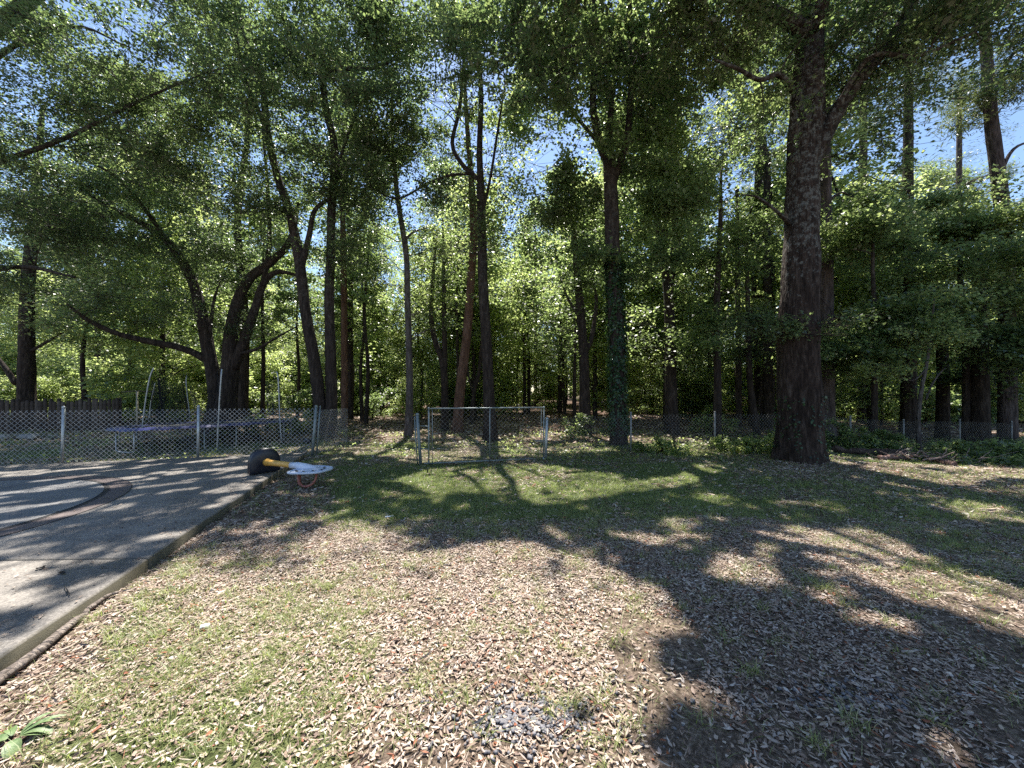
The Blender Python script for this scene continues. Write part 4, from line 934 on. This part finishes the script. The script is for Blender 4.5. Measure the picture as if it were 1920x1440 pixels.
# collapsed dark netting hanging at the back: many thin strands, sagging
def netsheet(P00, P10, P01, P11, nu, nv_, r=.0022, sag=.15):
    mb = MB(); P00, P10, P01, P11 = map(np.array, (P00, P10, P01, P11))
    def pt(u, v): 
        p = (P00*(1-u)+P10*u)*(1-v)+(P01*(1-u)+P11*u)*v
        return p+np.array([.10*math.sin(7*u+3*v), .12*math.sin(9*u+v*2), -sag*math.sin(math.pi*u)*v+.03*math.sin(14*u)])
    for i in range(nu+1): mb.tube([pt(i/nu, v) for v in np.linspace(0, 1, 9)], r, 3, cap=False)
    for j in range(nv_+1): mb.tube([pt(u, j/nv_) for u in np.linspace(0, 1, 17)], r, 3, cap=False)
    mb.build('safety_net', NET, tp, tp.location, smooth=False, kind='stuff')
netsheet(Pw(283, 795, 13.2), Pw(350, 797, 13.4), Pw(292, 708, 13.0), Pw(350, 716, 13.4), 60, 56, .0034)
netsheet(Pw(356, 797, 13.4), Pw(408, 790, 12.6), Pw(352, 720, 13.4), Pw(416, 696, 12.6), 34, 30, .002, .5)
netsheet(Pw(500, 790, 13.0), Pw(526, 790, 11.6), Pw(504, 712, 13.0), Pw(519, 700, 11.5), 40, 50, .002, .1)
netsheet(Pw(285, 800, 13), Pw(300, 800, 13), Pw(292, 712, 13), Pw(305, 715, 13), 28, 50, .0025, .0)
mb = MB(); mb.tube(smooth_path([Pw(287, 692, 11.5), Pw(300, 712, 12.4), Pw(325, 700, 13), Pw(350, 706, 13.6)], 5), .012, 5); mb.build('net_cord', NET, tp, tp.location)

# ------------------------------------------------------------------ old wooden fence at the far left, post and beam
WOOD = mat_simple('old_dark_boards', (0.03, 0.022, 0.018), (0.085, 0.062, 0.05), 0.9, 5, 0, .5, 6)
WOOD2 = mat_simple('weathered_boards', (0.06, 0.047, 0.04), (0.14, 0.11, 0.09), 0.9, 5, 0, .5, 6)
wf = empty('wooden_fence', (-17.5, 15.2, 0), 'old dark wooden board fence behind the far left of the yard', 'fence')
A = np.array([-21.5, 13.2]); B = np.array([-17.0, 16.0]); u = (B-A)/np.linalg.norm(B-A); Lf = np.linalg.norm(B-A); n_b = 44
bm_cache = []
for k in range(6):
    mb = MB(); wdt = .112; hb = 1.28+.03*k-.06; 
    Vb = [[sx*wdt/2, sy*.011, z] for z in (0, hb*.5, hb-.03) for sy in (-1, 1) for sx in (-1, 1)]+[[sx*wdt*.28, sy*.011, hb] for sy in (-1, 1) for sx in (-1, 1)]
    Qb = []
    for l in range(3):
        o_ = 4*l
        Qb += [[o_, o_+1, o_+5, o_+4], [o_+3, o_+2, o_+6, o_+7], [o_+2, o_, o_+4, o_+6], [o_+1, o_+3, o_+7, o_+5]]
    Qb += [[12, 13, 15, 14]]
    bm_cache.append(np_mesh('board', np.array(Vb), np.array(Qb), WOOD if k % 3 else WOOD2))
for k in range(n_b):
    p = A+u*(k+.5)*Lf/n_b
    o = bpy.data.objects.new('board', bm_cache[random.randrange(6)]); link(o, wf)
    o.location = (p[0]+17.5, p[1]-15.2, random.uniform(-.03, .02)); o.rotation_euler = (random.uniform(-.015, .015), random.uniform(-.02, .02), math.atan2(u[1], u[0])+random.uniform(-.03, .03))
nv = np.array([-u[1], u[0]])
for z in (.3, 1.05):
    mb = MB(); c = (A+B)/2+nv*.035; mb.box((c[0], c[1], z), (Lf, .04, .085), math.atan2(u[1], u[0])); mb.build('fence_rail', WOOD, wf, wf.location, smooth=False)
for k in range(4):
    p = A+u*Lf*(k/3.0)+nv*.10; mb = MB(); mb.box((p[0], p[1], .6), (.09, .09, 1.5), .55); mb.build('fence_post', WOOD, wf, wf.location, smooth=False)
# leaning sheet and beam by its end
sp = empty('pole_frame', (-15.6, 15.5, 0), 'pale upright pole carrying a thin dark beam behind the trampoline', 'frame')
mb = MB(); a = Pw(257, 804, 15.5); b_ = Pw(257, 734, 15.5); mb.tube([(a[0], a[1], -.05), b_], [.035, .03], 8); mb.build('upright', mat_simple('pale_wood', (.3, .27, .2), (.42, .38, .3), .8, 8), sp, sp.location)
mb = MB(); mb.tube([Pw(228, 735, 15.5), Pw(258, 733, 15.5), Pw(300, 735, 15.5)], .022, 6); mb.build('beam', WOOD, sp, sp.location)
# rubble pile left
ROCK = mat_simple('grey_broken_concrete', (0.2, 0.19, 0.18), (0.42, 0.4, 0.38), .9, 6, 0, .5, 5, .03)
for k in range(7):
    px = random.uniform(-20, 66); x, y = G(px, random.uniform(816, 826)); z = .03
    mb = MB(); n_ = 9; mb.box((x, y, .04+random.uniform(0, .07)), (random.uniform(.18, .5), random.uniform(.15, .4), random.uniform(.08, .18)), random.uniform(0, 3), random.uniform(-.25, .25), .25)
    o = mb.build('concrete_chunk', ROCK, None, (x, y, 0), smooth=False); tagk(o, 'grey broken concrete chunk heaped before the wooden fence', 'rubble', 'concrete chunks by the wooden fence')

# ------------------------------------------------------------------ toddler basketball hoop lying on its side
NAVY = mat_simple('black_plastic', (0.012, 0.013, 0.022), (0.02, 0.021, 0.032), .38, 5, 0, .05)
ORANGE = mat_simple('faded_orange_plastic', (0.62, 0.33, 0.06), (0.74, 0.42, 0.10), .45, 4, 0, .05)
PALE = mat_simple('pale_blue_white_plastic', (0.50, 0.56, 0.70), (0.62, 0.67, 0.78), .35, 3, 0, .03)
REDP = mat_simple('faded_red_plastic', (0.26, 0.075, 0.055), (0.36, 0.13, 0.10), .5, 5, 0, .05)
hp = empty('toy_basketball_hoop', (-4.5, 6.85, SH), 'toppled toddler basketball hoop with black base and pale backboard', 'toy')
hx, hy = -4.62, 6.90; ang = R(-33); dx, dy_ = math.cos(ang), math.sin(ang); px_, py_ = -dy_, dx     # axis and in-plane horizontal
def hpt(a, s_, z): return (hx+dx*a+px_*s_, hy+dy_*a+py_*s_, z)
# base : D shaped, standing on its flat side
prof = []
W2, H2 = .26, .47
for t in np.linspace(0, math.pi, 21): 
    prof.append((W2*math.cos(t)*(1 if True else 1), .20+(H2-.20)*math.sin(t)**.9))
prof = [(W2*.93, .012), (W2, .05)]+prof+[(-W2, .05), (-W2*.93, .012)]
prof = np.array(prof); c0 = prof.mean(0)
def layer(scale, a): return [hpt(a, *( (c0+(q-c0)*scale)*[1, 1] + [0, SH])) for q in prof]
mb = MB(); n_ = len(prof); Ls = [layer(.90, -.075), layer(.985, -.06), layer(1.0, -.04), layer(1.0, -.008), layer(.975, -.004), layer(.975, .004), layer(1.0, .008), layer(1.0, .035), layer(.97, .055), layer(.84, .07), layer(.55, .085)]
Vb = np.vstack(Ls); Qb = []
for l in range(len(Ls)-1): Qb += [[l*n_+k, l*n_+(k+1) % n_, (l+1)*n_+(k+1) % n_, (l+1)*n_+k] for k in range(n_)]
ca = hpt(-.075, c0[0], c0[1]+SH); cb = hpt(.09, c0[0], c0[1]+SH); a_ = len(Vb); Vb = np.vstack([Vb, ca, cb])
mb.add(Vb, Qb, [[a_, (k+1) % n_, k] for k in range(n_)]+[[a_+1, (len(Ls)-1)*n_+k, (len(Ls)-1)*n_+(k+1) % n_] for k in range(n_)])
bo = mb.build('base', NAVY, hp, hp.location)
mb = MB(); mb.tube([hpt(.05, -.03, .47), hpt(.078, -.03, .47)], [.045, .042], 16); mb.build('filler_cap', BLACK, hp, hp.location)
ps = [(.07, .30, .072), (.13, .30, .068), (.22, .302, .055), (.45, .315, .05), (.75, .33, .047), (.99, .337, .046)]
mb = MB(); mb.tube([hpt(a, -.0, z) for a, z, r_ in ps], [r_ for a, z, r_ in ps], 20); mb.build('pole', ORANGE, hp, hp.location)
# backboard : rounded plate, lying flat
bcx, bcy, bz = -3.38, 6.25, .285
def outline(s_=1.0, n=40):
    out = []
    for t in np.linspace(0, 2*math.pi, n, endpoint=False):
        r_ = (abs(math.cos(t))**3.2+abs(math.sin(t))**3.2)**(-1/3.2)
        out.append((r_*math.cos(t)*.305*s_, r_*math.sin(t)*.30*s_*(1-.18*math.cos(t))))
    return np.array(out)
def bpt(q, z): 
    a = R(-12); return (bcx+q[0]*math.cos(a)-q[1]*math.sin(a), bcy+q[0]*math.sin(a)+q[1]*math.cos(a), z+.02*q[0])
Ls = [(.96, -.02), (1, -.012), (1, .008), (.975, .016), (.90, .018), (.88, .008), (.5, .010), (.42, .022), (.2, .03)]
mb = MB(); Vb = []; 
for s_, z in Ls: Vb += [bpt(q, bz+z) for q in outline(s_)]
Qb = []
for l in range(len(Ls)-1): Qb += [[l*40+k, l*40+(k+1) % 40, (l+1)*40+(k+1) % 40, (l+1)*40+k] for k in range(40)]
a_ = len(Vb); Vb += [bpt((0, 0), bz-.02), bpt((0, 0), bz+.032)]
mb.add(Vb, Qb, [[a_, (k+1) % 40, k] for k in range(40)]+[[a_+1, (len(Ls)-1)*40+k, (len(Ls)-1)*40+(k+1) % 40] for k in range(40)])
mb.build('backboard', PALE, hp, hp.location)
mb = MB(); pe_ = np.array(hpt(.96, 0, .336)); q2 = np.array(bpt((-.05, .03), bz+.03)); mb.tube([pe_, pe_+(q2-pe_)*.35+[0, 0, .008], pe_+(q2-pe_)*.7+[0, 0, -.008], q2+[.10, -.02, -.012]], [.052, .06, .07, .04], 18); mb.build('neck', PALE, hp, hp.location)
for q in ((-.19, -.14), (-.11, -.21), (.02, -.21), (.13, -.13), (.22, -.04), (.17, .08), (.1, .17)):
    mb = MB(); p = bpt(q, bz+.0185); mb.box((p[0], p[1], bz+.0175+.02*q[0]), (.035, .028, .006), -.2); mb.build('slot', BLACK, hp, hp.location, smooth=False)
mb = MB(); rim = []
for t in np.linspace(0, math.pi, 17):
    q = (-.20+.0*t+.17*(1-math.cos(t)), -.06-.07*math.sin(t)); p = bpt(q, bz); rim.append((p[0], p[1], bz-.02-.23*math.sin(t)**.55))
mb.tube(rim, .019, 10); mb.tube([np.array(rim[2])+[0, 0, .1], np.array(rim[4]), np.array(rim[6])], [.03, .028, .02], 8)
mb.build('rim', REDP, hp, hp.location)

# ------------------------------------------------------------------ small things
bx, by = G(576, 833); mb = MB(); th = np.linspace(0, math.pi, 9)
mb.tube([(bx, by, .11-.11*math.cos(t)) for t in th], [max(.004, .11*math.sin(t)) for t in th], 14)
o = mb.build('ball', NAVY, None, (bx, by, 0)); tagk(o, 'small dark ball on the ground behind the leaning fence post', 'ball')
# root along slab edge
ROOT = mat_bark('root_bark', (0.10, 0.085, 0.07), (0.22, 0.18, 0.155), (0.36, 0.31, 0.27), 0.0, 16)
mb = MB(); pts_ = [(-40, 1300), (20, 1240), (60, 1205), (110, 1165), (150, 1145)]
pts_ = [(-40, 1310), (4, 1273), (42, 1246), (83, 1215), (117, 1186), (146, 1163)]; P = [(*G(x, y), .012) for x, y in pts_]; P = smooth_path(P, 6); mb.tube(P, np.linspace(.030, .022, len(P)), 10, rough=.08)
P2 = smooth_path([(*G(x, y), .008) for x, y in ((162, 1146), (181, 1132), (200, 1120), (222, 1112))], 5); mb.tube(P2, np.linspace(.022, .012, len(P2)), 8, rough=.1)
P3 = smooth_path([(*G(146, 1163), .008), (*G(155, 1153), -.008), (*G(162, 1146), .005)], 4); mb.tube(P3, .02, 8)
o = mb.build('tree_root', ROOT, None, (-2.9, 2.3, 0)); tagk(o, 'bare grey tree root running along the edge of the concrete slab', 'root')
# weed with broad leaves bottom left
wd = empty('weed', (*G(25, 1395), 0), 'broad leaved green weed at the bottom left of the lawn', 'plant')
WEED = mat_simple('weed_leaf', (0.08, 0.13, 0.04), (0.15, 0.21, 0.08), .5, 40, 0, .2)
for (px, py, a, ln, wd_, el) in ((30, 1392, 20, .16, .075, .3), (20, 1400, 200, .13, .08, .2), (45, 1350, 40, .2, .035, .55), (80, 1345, 15, .17, .03, .45), (40, 1410, -40, .13, .07, .15), (12, 1345, 75, .17, .03, .6), (0, 1380, 150, .15, .05, .3), (60, 1365, 60, .14, .03, .5)):
    x, y = G(25, 1395); mb = MB(); a = R(a); L_ = ln*.8; wd_ *= .8; Vv = []; Qv = []
    for k, t in enumerate(np.linspace(0, 1, 7)):
        w_ = wd_*math.sin(math.pi*min(.97, .06+.92*t))**.8/2; r_ = .02+L_*t*math.cos(el); z = .03+L_*math.sin(el)*t-.07*t*t
        for s_ in (-1, 0, 1): Vv.append((x+r_*math.cos(a)-s_*w_*math.sin(a), y+r_*math.sin(a)+s_*w_*math.cos(a), z+abs(s_)*w_*.35))
    for k in range(6):
        for s_ in (0, 1): i0 = k*3+s_; Qv.append([i0, i0+1, i0+4, i0+3])
    mb.add(Vv, Qv); mb.build('leaf', WEED, wd, wd.location)
# fallen logs at the right
LOG = mat_bark('rotten_log_bark', (0.02, 0.014, 0.012), (0.08, 0.055, 0.045), (0.2, 0.14, 0.115), .4, 12)
LOGR = mat_bark('reddish_log_bark', (0.06, 0.035, 0.03), (0.2, 0.12, 0.1), (0.42, 0.3, 0.26), .1, 12)
for (pa, r_, lab, m_) in ((((1560, 846), (1610, 850), (1670, 850), (1720, 846)), .10, 'blackened fallen log right of the great oak', LOG),
                      (((1650, 862), (1700, 858), (1740, 860), (1790, 872)), .06, 'reddish broken log lying before the dark fallen log', LOGR),
                      (((1690, 848), (1730, 854), (1770, 866)), .045, 'short pale brown branch on top of the log pile', LOGR)):
    P = [G(x, y) for x, y in pa]; P = smooth_path([(x, y, float(gh(x, y))+r_*.75) for x, y in P], 6); P[:, 2] += rng.normal(0, .015, len(P))
    mb = MB(); mb.tube(P, r_*(1+.12*np.sin(np.arange(len(P))*1.3)), 12, rough=.12, ridges=7)
    c = P[0]; o = mb.build('fallen_log', m_, None, tuple(c)); tagk(o, lab, 'log')
# brush pile beside the logs
bx, by = G(1735, 862); bp = empty('brush_pile', (bx, by, float(gh(bx, by))), 'untidy pile of dry pinkish branches right of the great oak', 'branches')
BR = mat_simple('dry_branch', (0.10, 0.07, 0.06), (0.34, 0.25, 0.215), .9, 14)
for k in range(26):
    a = random.uniform(-.5, .5)+(math.pi if k % 2 else 0); ln = random.uniform(.25, .8); x0 = bx+random.uniform(-1.0, .9); y0 = by+random.uniform(-.35, .3); z0 = float(gh(bx, by))+random.uniform(.02, .16)
    P = smooth_path([(x0, y0, z0), (x0+math.cos(a)*ln*.5, y0+math.sin(a)*ln*.5+random.uniform(-.06, .06), z0+random.uniform(.0, .10)), (x0+math.cos(a)*ln, y0+math.sin(a)*ln, z0+random.uniform(-.02, .22))], 4, .008)
    mb = MB(); r_ = random.uniform(.007, .022); mb.tube(P, np.linspace(r_, r_*.4, len(P)), 6); mb.build('branch', BR, bp, bp.location)
# litter scrap
mb = MB(); x, y = G(384, 1180); mb.box((x, y, .02), (.05, .03, .012), .5, .3); o = mb.build('paper_scrap', mat_simple('white_scrap', (.7, .7, .72), (.8, .8, .82), .6, 9), None, (x, y, 0)); tagk(o, 'crumpled white paper scrap in the grass near the slab edge', 'litter')
mb = MB(); x, y = G(730, 971); mb.box((x, y, .02), (.10, .02, .006), .45, .2); o = mb.build('paper_scrap', PALE, None, (x, y, 0)); tagk(o, 'thin pale strip lying on the shaded lawn before the gate', 'litter')
# sticks
STK = mat_simple('dead_twig', (0.05, 0.035, 0.03), (0.14, 0.11, 0.09), .9, 30)
for k, pp in enumerate((((765, 1345), (800, 1395), (830, 1440)), ((876, 1370), (880, 1400), (878, 1418)), ((1250, 1282), (1282, 1272), (1310, 1262)), ((795, 1408), (770, 1432), (740, 1440)), ((1560, 1165), (1600, 1205)), ((985, 1322), (1000, 1300)))):
    mb = MB(); P = np.array([(*G(x, y), .025) for x, y in pp]); P = smooth_path(P, 4, .004); mb.tube(P, np.linspace(.006, .003, len(P)), 5)
    o = mb.build('twig', STK, None, tuple(P[0])); tagk(o, 'dry dark twig lying among the dead leaves', 'twig', 'twigs on the lawn')
# fence line shrubs
def near_shrub(px, py, H, Rr, lab, leaf=LEAF_BRUSH, tone=.6, n=22, nl=70, L=.085, W=.06, name='shrub', cat='shrub'):
    x, y = G(px, py); z = float(gh(x, y)); rt = empty(name, (x, y, z), lab, cat)
    main = [(x, y, z), (x+.02, y, z+H*.4), (x-.03, y, z+H*.85)]; cl = []
    for k in range(n):
        a = random.uniform(0, 6.28); t = random.random()**1.4; rr = Rr*1.25*random.random()**.7
        cl.append((np.array([x+rr*math.cos(a), y+rr*math.sin(a)*.7, z+.05+H*1.25*t*(1-.35*min(1, (rr/Rr)**2))]), random.uniform(.1, .26), nl*random.uniform(.3, 1.2), tone+random.uniform(-.12, .12)))
    grow(rt, (x, y, z), [(main, [.014, .011, .006])], cl, leaf, BARK_DARK, L=L, W=W, ntr=5, flare=0, prune=False, twigs=False, attach_min=.03, parts=('stem', 'foliage'), brr=.004)
near_shrub(1575, 838, .62, .75, 'leafy vine covered shrub growing on the fence right beside the great oak', LEAF_GUM, .5, 34)
near_shrub(1655, 838, .5, .5, 'bright bush in front of the second fence bay right of the great oak', LEAF_GUM, .55)
near_shrub(1800, 858, .42, .95, 'low spreading bramble right of the log pile', LEAF_GUM, .45, 34)
near_shrub(1890, 850, .4, .7, 'dark low shrub at the right end of the wire fence', LEAF_GUM, .35)
near_shrub(1400, 852, .35, .7, 'pale green weeds clumped left of the great oak base', n=30, tone=.65)
near_shrub(1240, 850, .3, .6, 'weeds at the foot of the small crooked sapling', n=22, tone=.5)
near_shrub(1075, 826, .75, .45, 'leafy bush behind the fence beside the right gate post', LEAF_GUM, .55)
near_shrub(1460, 845, .45, .5, 'ivy and weeds gathered at the left foot of the great oak', LEAF_GUM, .4, 24)
near_shrub(1155, 812, .5, .5, 'bush growing around the foot of the ivy clad sweetgum', LEAF_GUM, .35)
near_shrub(1340, 812, .8, .8, 'pale leaved bush behind the second wire fence post', LEAF_BRUSH, .55, 30, 90, .11, .08)
near_shrub(1078, 874, .16, .10, 'tiny pale seedling on the lawn before the right gate post', LEAF_BRUSH, .8, 5, 9, .05, .04, 'seedling', 'plant')
near_shrub(470, 812, .55, 1.2, 'tangled bush behind the trampoline', LEAF_GUM, .4, 30, 90, .11, .08)
near_shrub(555, 812, .65, .9, 'bush between the trampoline and the double stemmed oak', LEAF_GUM, .45, 30, 90, .11, .08)

# ------------------------------------------------------------------ ground cover, grass, dead leaves, gravel (stuff)
def scatter_pts(n, y0, y1, power=1.0, xm=1.55):
    t = rng.random(n)**power; y = y0+(y1-y0)*t; x = rng.uniform(-1, 1, n)*xm*(y+.6); return x, y
def off_slab(x, y, mgn=0.03): return (slab_side(x, y) < -mgn) | (y > farline(x)+mgn)
def gz_full(x, y):
    z = gh(x, y)+(vnoise(x, y, 0.30, 51)-0.5)*0.018+(vnoise(x, y, 0.9, 52)-0.5)*0.03
    return np.where((slab_side(x, y) > -0.15) & (y < 9.6) & (x > -14), z-.03, z)
# dead leaves
def litter(n, y0, y1, L, W, seed, curl=.35, power=.6):
    x, y = scatter_pts(n, y0, y1, power); k = off_slab(x, y, .01)
    g = grass_density(x, y); k &= rng.random(n) < np.clip(1.2-1.1*g*np.clip((y-2.5)/3, .35, 1), .08, 1)*(0.55+.75*vnoise(x, y, .7, seed))
    dirt = (vnoise(x, y, .8, 91) > .80) & (x > .6); k &= ~(dirt & (rng.random(n) < .8))
    x, y = x[k], y[k]; n = len(x); z = gz_full(x, y)+.003+rng.random(n)**1.5*.016
    a = rng.uniform(0, 2*math.pi, n); tl = rng.normal(0, .17, n); ro = rng.normal(0, .3, n)
    l = L*np.clip(np.exp(rng.normal(0, .42, n)),   .4, 1.75); w_ = W*np.clip(np.exp(rng.normal(0, .38, n)), .3, 2.6); straw = rng.random(n) < .10; l = np.where(straw, l*1.9, l); w_ = np.where(straw, .003, w_); cu = l*curl*rng.uniform(-.3, 1, n)*.5; fo = w_*rng.uniform(-.3, .5, n)
    d = np.stack([np.cos(a)*np.cos(tl), np.sin(a)*np.cos(tl), np.sin(tl)], 1); s_ = np.stack([-np.sin(a)*np.cos(ro), np.cos(a)*np.cos(ro), np.sin(ro)], 1); up = np.cross(d, s_)
    C = np.c_[x, y, z]
    def q(u, v, h): return C+d*(l*u)[:, None]+s_*(w_*v)[:, None]+up*h[:, None]
    zz0 = np.zeros(n)
    V = np.stack([q(-.5, 0, cu), q(-.12, .5, fo), q(.2, .42, fo), q(.5, 0, cu*.8), q(.2, -.42, fo), q(-.12, -.5, fo)], 1).reshape(-1, 3)
    b0 = np.arange(n)[:, None]*6
    Q = np.concatenate([b0+[0, 1, 2, 3], b0+[0, 3, 4, 5]], 0)
    tone = np.clip((rng.beta(1.7, 1.8, n)-.12*vnoise(x, y, .5, 74)+.19)*.93, 0, .93); red_ = rng.random(n) < .035; tone[red_] = .97
    far = np.clip((y-4)/5, 0, 1); 
    return V, Q, np.r_[tone, tone]
me_parts = [litter(235000, 1.35, 4.6, .0275, .0095, 71), litter(120000, 4.3, 11, .048, .018, 72, power=.75)]
def slab_litter(n):
    y = rng.uniform(.8, 8.8, n); x = E(y)-np.abs(rng.exponential(.9, n))-.02
    C = np.c_[x, y, np.full(n, SH+.012)]; V, Q = leaf_quads(C, .04, .014, up=4.0); return V, Q, np.clip(rng.beta(1.4, 2.2, n), 0, .9)
me_parts.append(slab_litter(520)); o3 = len(me_parts[0][0])+len(me_parts[1][0]); me_parts[2] = (me_parts[2][0], me_parts[2][1]+o3, me_parts[2][2])
V_ = np.vstack([p[0] for p in me_parts]); o2 = len(me_parts[0][0]); Q_ = np.vstack([me_parts[0][1], me_parts[1][1]+o2, me_parts[2][1]])
me = np_mesh('dead_leaves', V_, Q_, LITTER, tone=np.concatenate([p[2] for p in me_parts]))
o = link(bpy.data.objects.new('dead_leaves', me)); tagk(o, 'tan and reddish dead oak leaves strewn over the lawn', 'leaf litter', kind='stuff'); print('litter', len(Q_))
V1, Q1, t1 = litter(34000, 10.5, 24, .16, .07, 73, power=.8)
me = np_mesh('forest_litter', V1, Q1, LITTER, tone=np.clip(t1*.8, 0, .9)); o = link(bpy.data.objects.new('forest_litter', me)); tagk(o, 'brown fallen leaves covering the floor of the wood', 'leaf litter', kind='stuff')
# grass
def blades(x, y, h, w_, lean=.5, seg=2):
    n = len(x); z = gz_full(x, y)-.004; a = rng.uniform(0, 2*math.pi, n); d = np.c_[np.cos(a), np.sin(a)]; p = np.c_[-d[:, 1], d[:, 0]]
    ln = lean*h*rng.uniform(.2, 1.6, n)
    def pt(t, side):
        xy = np.c_[x, y]+d*(ln*t*t)[:, None]+p*(side*w_/2*(1-t**2))[:, None]; return np.c_[xy, z+h*(t-.25*t*t)]
    if seg == 2:
        V = np.stack([pt(0, -1), pt(0, 1), pt(.55, 1), pt(.55, -1), pt(1, 0)], 1).reshape(-1, 3); b0 = np.arange(n)[:, None]*5
        return V, b0+[0, 1, 2, 3], b0+[3, 2, 4]
    V = np.stack([pt(0, -1), pt(0, 1), pt(1, 0)], 1).reshape(-1, 3); b0 = np.arange(n)[:, None]*3
    return V, None, b0+[0, 1, 2]
Vs = []; Qs = []; Ts = []; tq = []; tt = []; off = 0
def addb(x, y, h, w_, lean, seg, tone):
    global off
    V, Q, T = blades(x, y, h, w_, lean, seg)
    Vs.append(V)
    if Q is not None: Qs.append(Q+off); tq.append(tone)
    Ts.append(T+off); tt.append(tone); off += len(V)
x, y = scatter_pts(170000, 1.4, 5.5, .7); k = off_slab(x, y) & (rng.random(len(x)) < grass_density(x, y)**1.1*.95); x, y = x[k], y[k]; n = len(x)
addb(x, y, rng.uniform(.02, .065, n), rng.uniform(.002, .0042, n), 1.3, 2, np.clip(rng.normal(.70, .2, n)+.25*(vnoise(x, y, .5, 81)-.5), 0, 1))
# tufts
tx, ty = scatter_pts(3600, 1.5, 6.5, .75); k = off_slab(tx, ty, .08) & (rng.random(len(tx)) < np.clip(grass_density(tx, ty)*1.3+.04, 0, 1)); tx, ty = tx[k], ty[k]
nb = 22; x = np.repeat(tx, nb)+rng.normal(0, .022, len(tx)*nb); y = np.repeat(ty, nb)+rng.normal(0, .022, len(tx)*nb); n = len(x); k = off_slab(x, y, 0); x, y = x[k], y[k]; n = len(x)
addb(x, y, rng.uniform(.04, .11, n), rng.uniform(.0025, .0048, n), 1.3, 2, np.clip(rng.normal(.68, .18, n), 0, 1))
x, y = scatter_pts(230000, 4.6, 11.5, .9); k = off_slab(x, y) & (rng.random(len(x)) < grass_density(x, y)); x, y = x[k], y[k]; n = len(x)
addb(x, y, rng.uniform(.03, .075, n), rng.uniform(.007, .012, n), .8, 1, np.clip(rng.normal(.48, .18, n)+.3*(vnoise(x, y, .6, 82)-.5), 0, 1))
x, y = scatter_pts(26000, 11, 19, 1); k = (rng.random(len(x)) < grass_density(x, y)*1.5); x, y = x[k], y[k]; n = len(x)
addb(x, y, rng.uniform(.06, .16, n), rng.uniform(.014, .03, n), .8, 1, np.clip(rng.normal(.5, .2, n), 0, 1))
me = np_mesh('grass', np.vstack(Vs), [np.vstack(Qs), np.vstack(Ts)], GRASS, tone=np.concatenate(tq+tt))
o = link(bpy.data.objects.new('grass', me)); tagk(o, 'thin green grass growing through the dead leaves of the lawn', 'grass', kind='stuff'); print('grass', len(me.polygons))
# broad leaf ground cover along the fence and the trees' feet
x, y = scatter_pts(42000, 8.3, 14.5, .8, 1.5); n1_ = vnoise(x, y, .7, 95)
line = 8.87+(x-.83)*.235; dist = np.abs(y-line)
k = off_slab(x, y) & (((dist < .9) & (x > .5) & (rng.random(len(x)) < .9*n1_+.1)) | (rng.random(len(x)) < .35*(n1_ > .62))); x, y = x[k], y[k]; n = len(x)
C = np.c_[x, y, gz_full(x, y)+rng.random(n)**1.6*np.where((x > 3) & (np.abs(y-(8.87+(x-.83)*.235)) < .9), .30, .13)+.02]
V_, Q_ = leaf_quads(C, .075, .055, up=.8)
me = np_mesh('ground_cover', V_, Q_, LEAF_BRUSH, tone=np.clip(rng.normal(.55, .2, n), 0, 1)); o = link(bpy.data.objects.new('ground_cover', me)); tagk(o, 'low broad leaved weeds along the wire fence and tree feet', 'weeds', kind='stuff')
# gravel patch
GRAV = mat_simple('dark_gravel', (0.10, 0.095, 0.10), (0.24, 0.23, 0.235), .9, 40)
mb = MB(); oc = np.array([[1, 0, 0], [-1, 0, 0], [0, 1, 0], [0, -1, 0], [0, 0, 1], [0, 0, -1.]]); ft = [[0, 2, 4], [2, 1, 4], [1, 3, 4], [3, 0, 4], [2, 0, 5], [1, 2, 5], [3, 1, 5], [0, 3, 5]]
for k in range(900):
    if k < 620: px, py = random.gauss(990, 55), random.gauss(1360, 24)
    elif k < 760: px, py = random.gauss(1590, 90), random.gauss(1310, 20)
    else: px, py = random.uniform(700, 1300), random.uniform(1250, 1440)
    x, y = G(px, py); s_ = random.uniform(.006, .014)
    V_ = oc*np.array([s_*random.uniform(.7, 1.3), s_*random.uniform(.7, 1.3), s_*.7])*(1+rng.normal(0, .15, (6, 1))); a = random.uniform(0, 3); M_ = np.array([[math.cos(a), -math.sin(a), 0], [math.sin(a), math.cos(a), 0], [0, 0, 1]])
    mb.add(V_@M_.T+[x, y, float(gz_full(np.array([x]), np.array([y]))[0])+.010], None, ft)
o = mb.build('gravel', GRAV, None, (0, 0, 0), smooth=False); tagk(o, 'patch of dark gravel among the dead leaves at the bottom centre', 'gravel', kind='stuff')
print('objects', len(bpy.data.objects), 'polys', sum(len(m.polygons) for m in bpy.data.meshes))
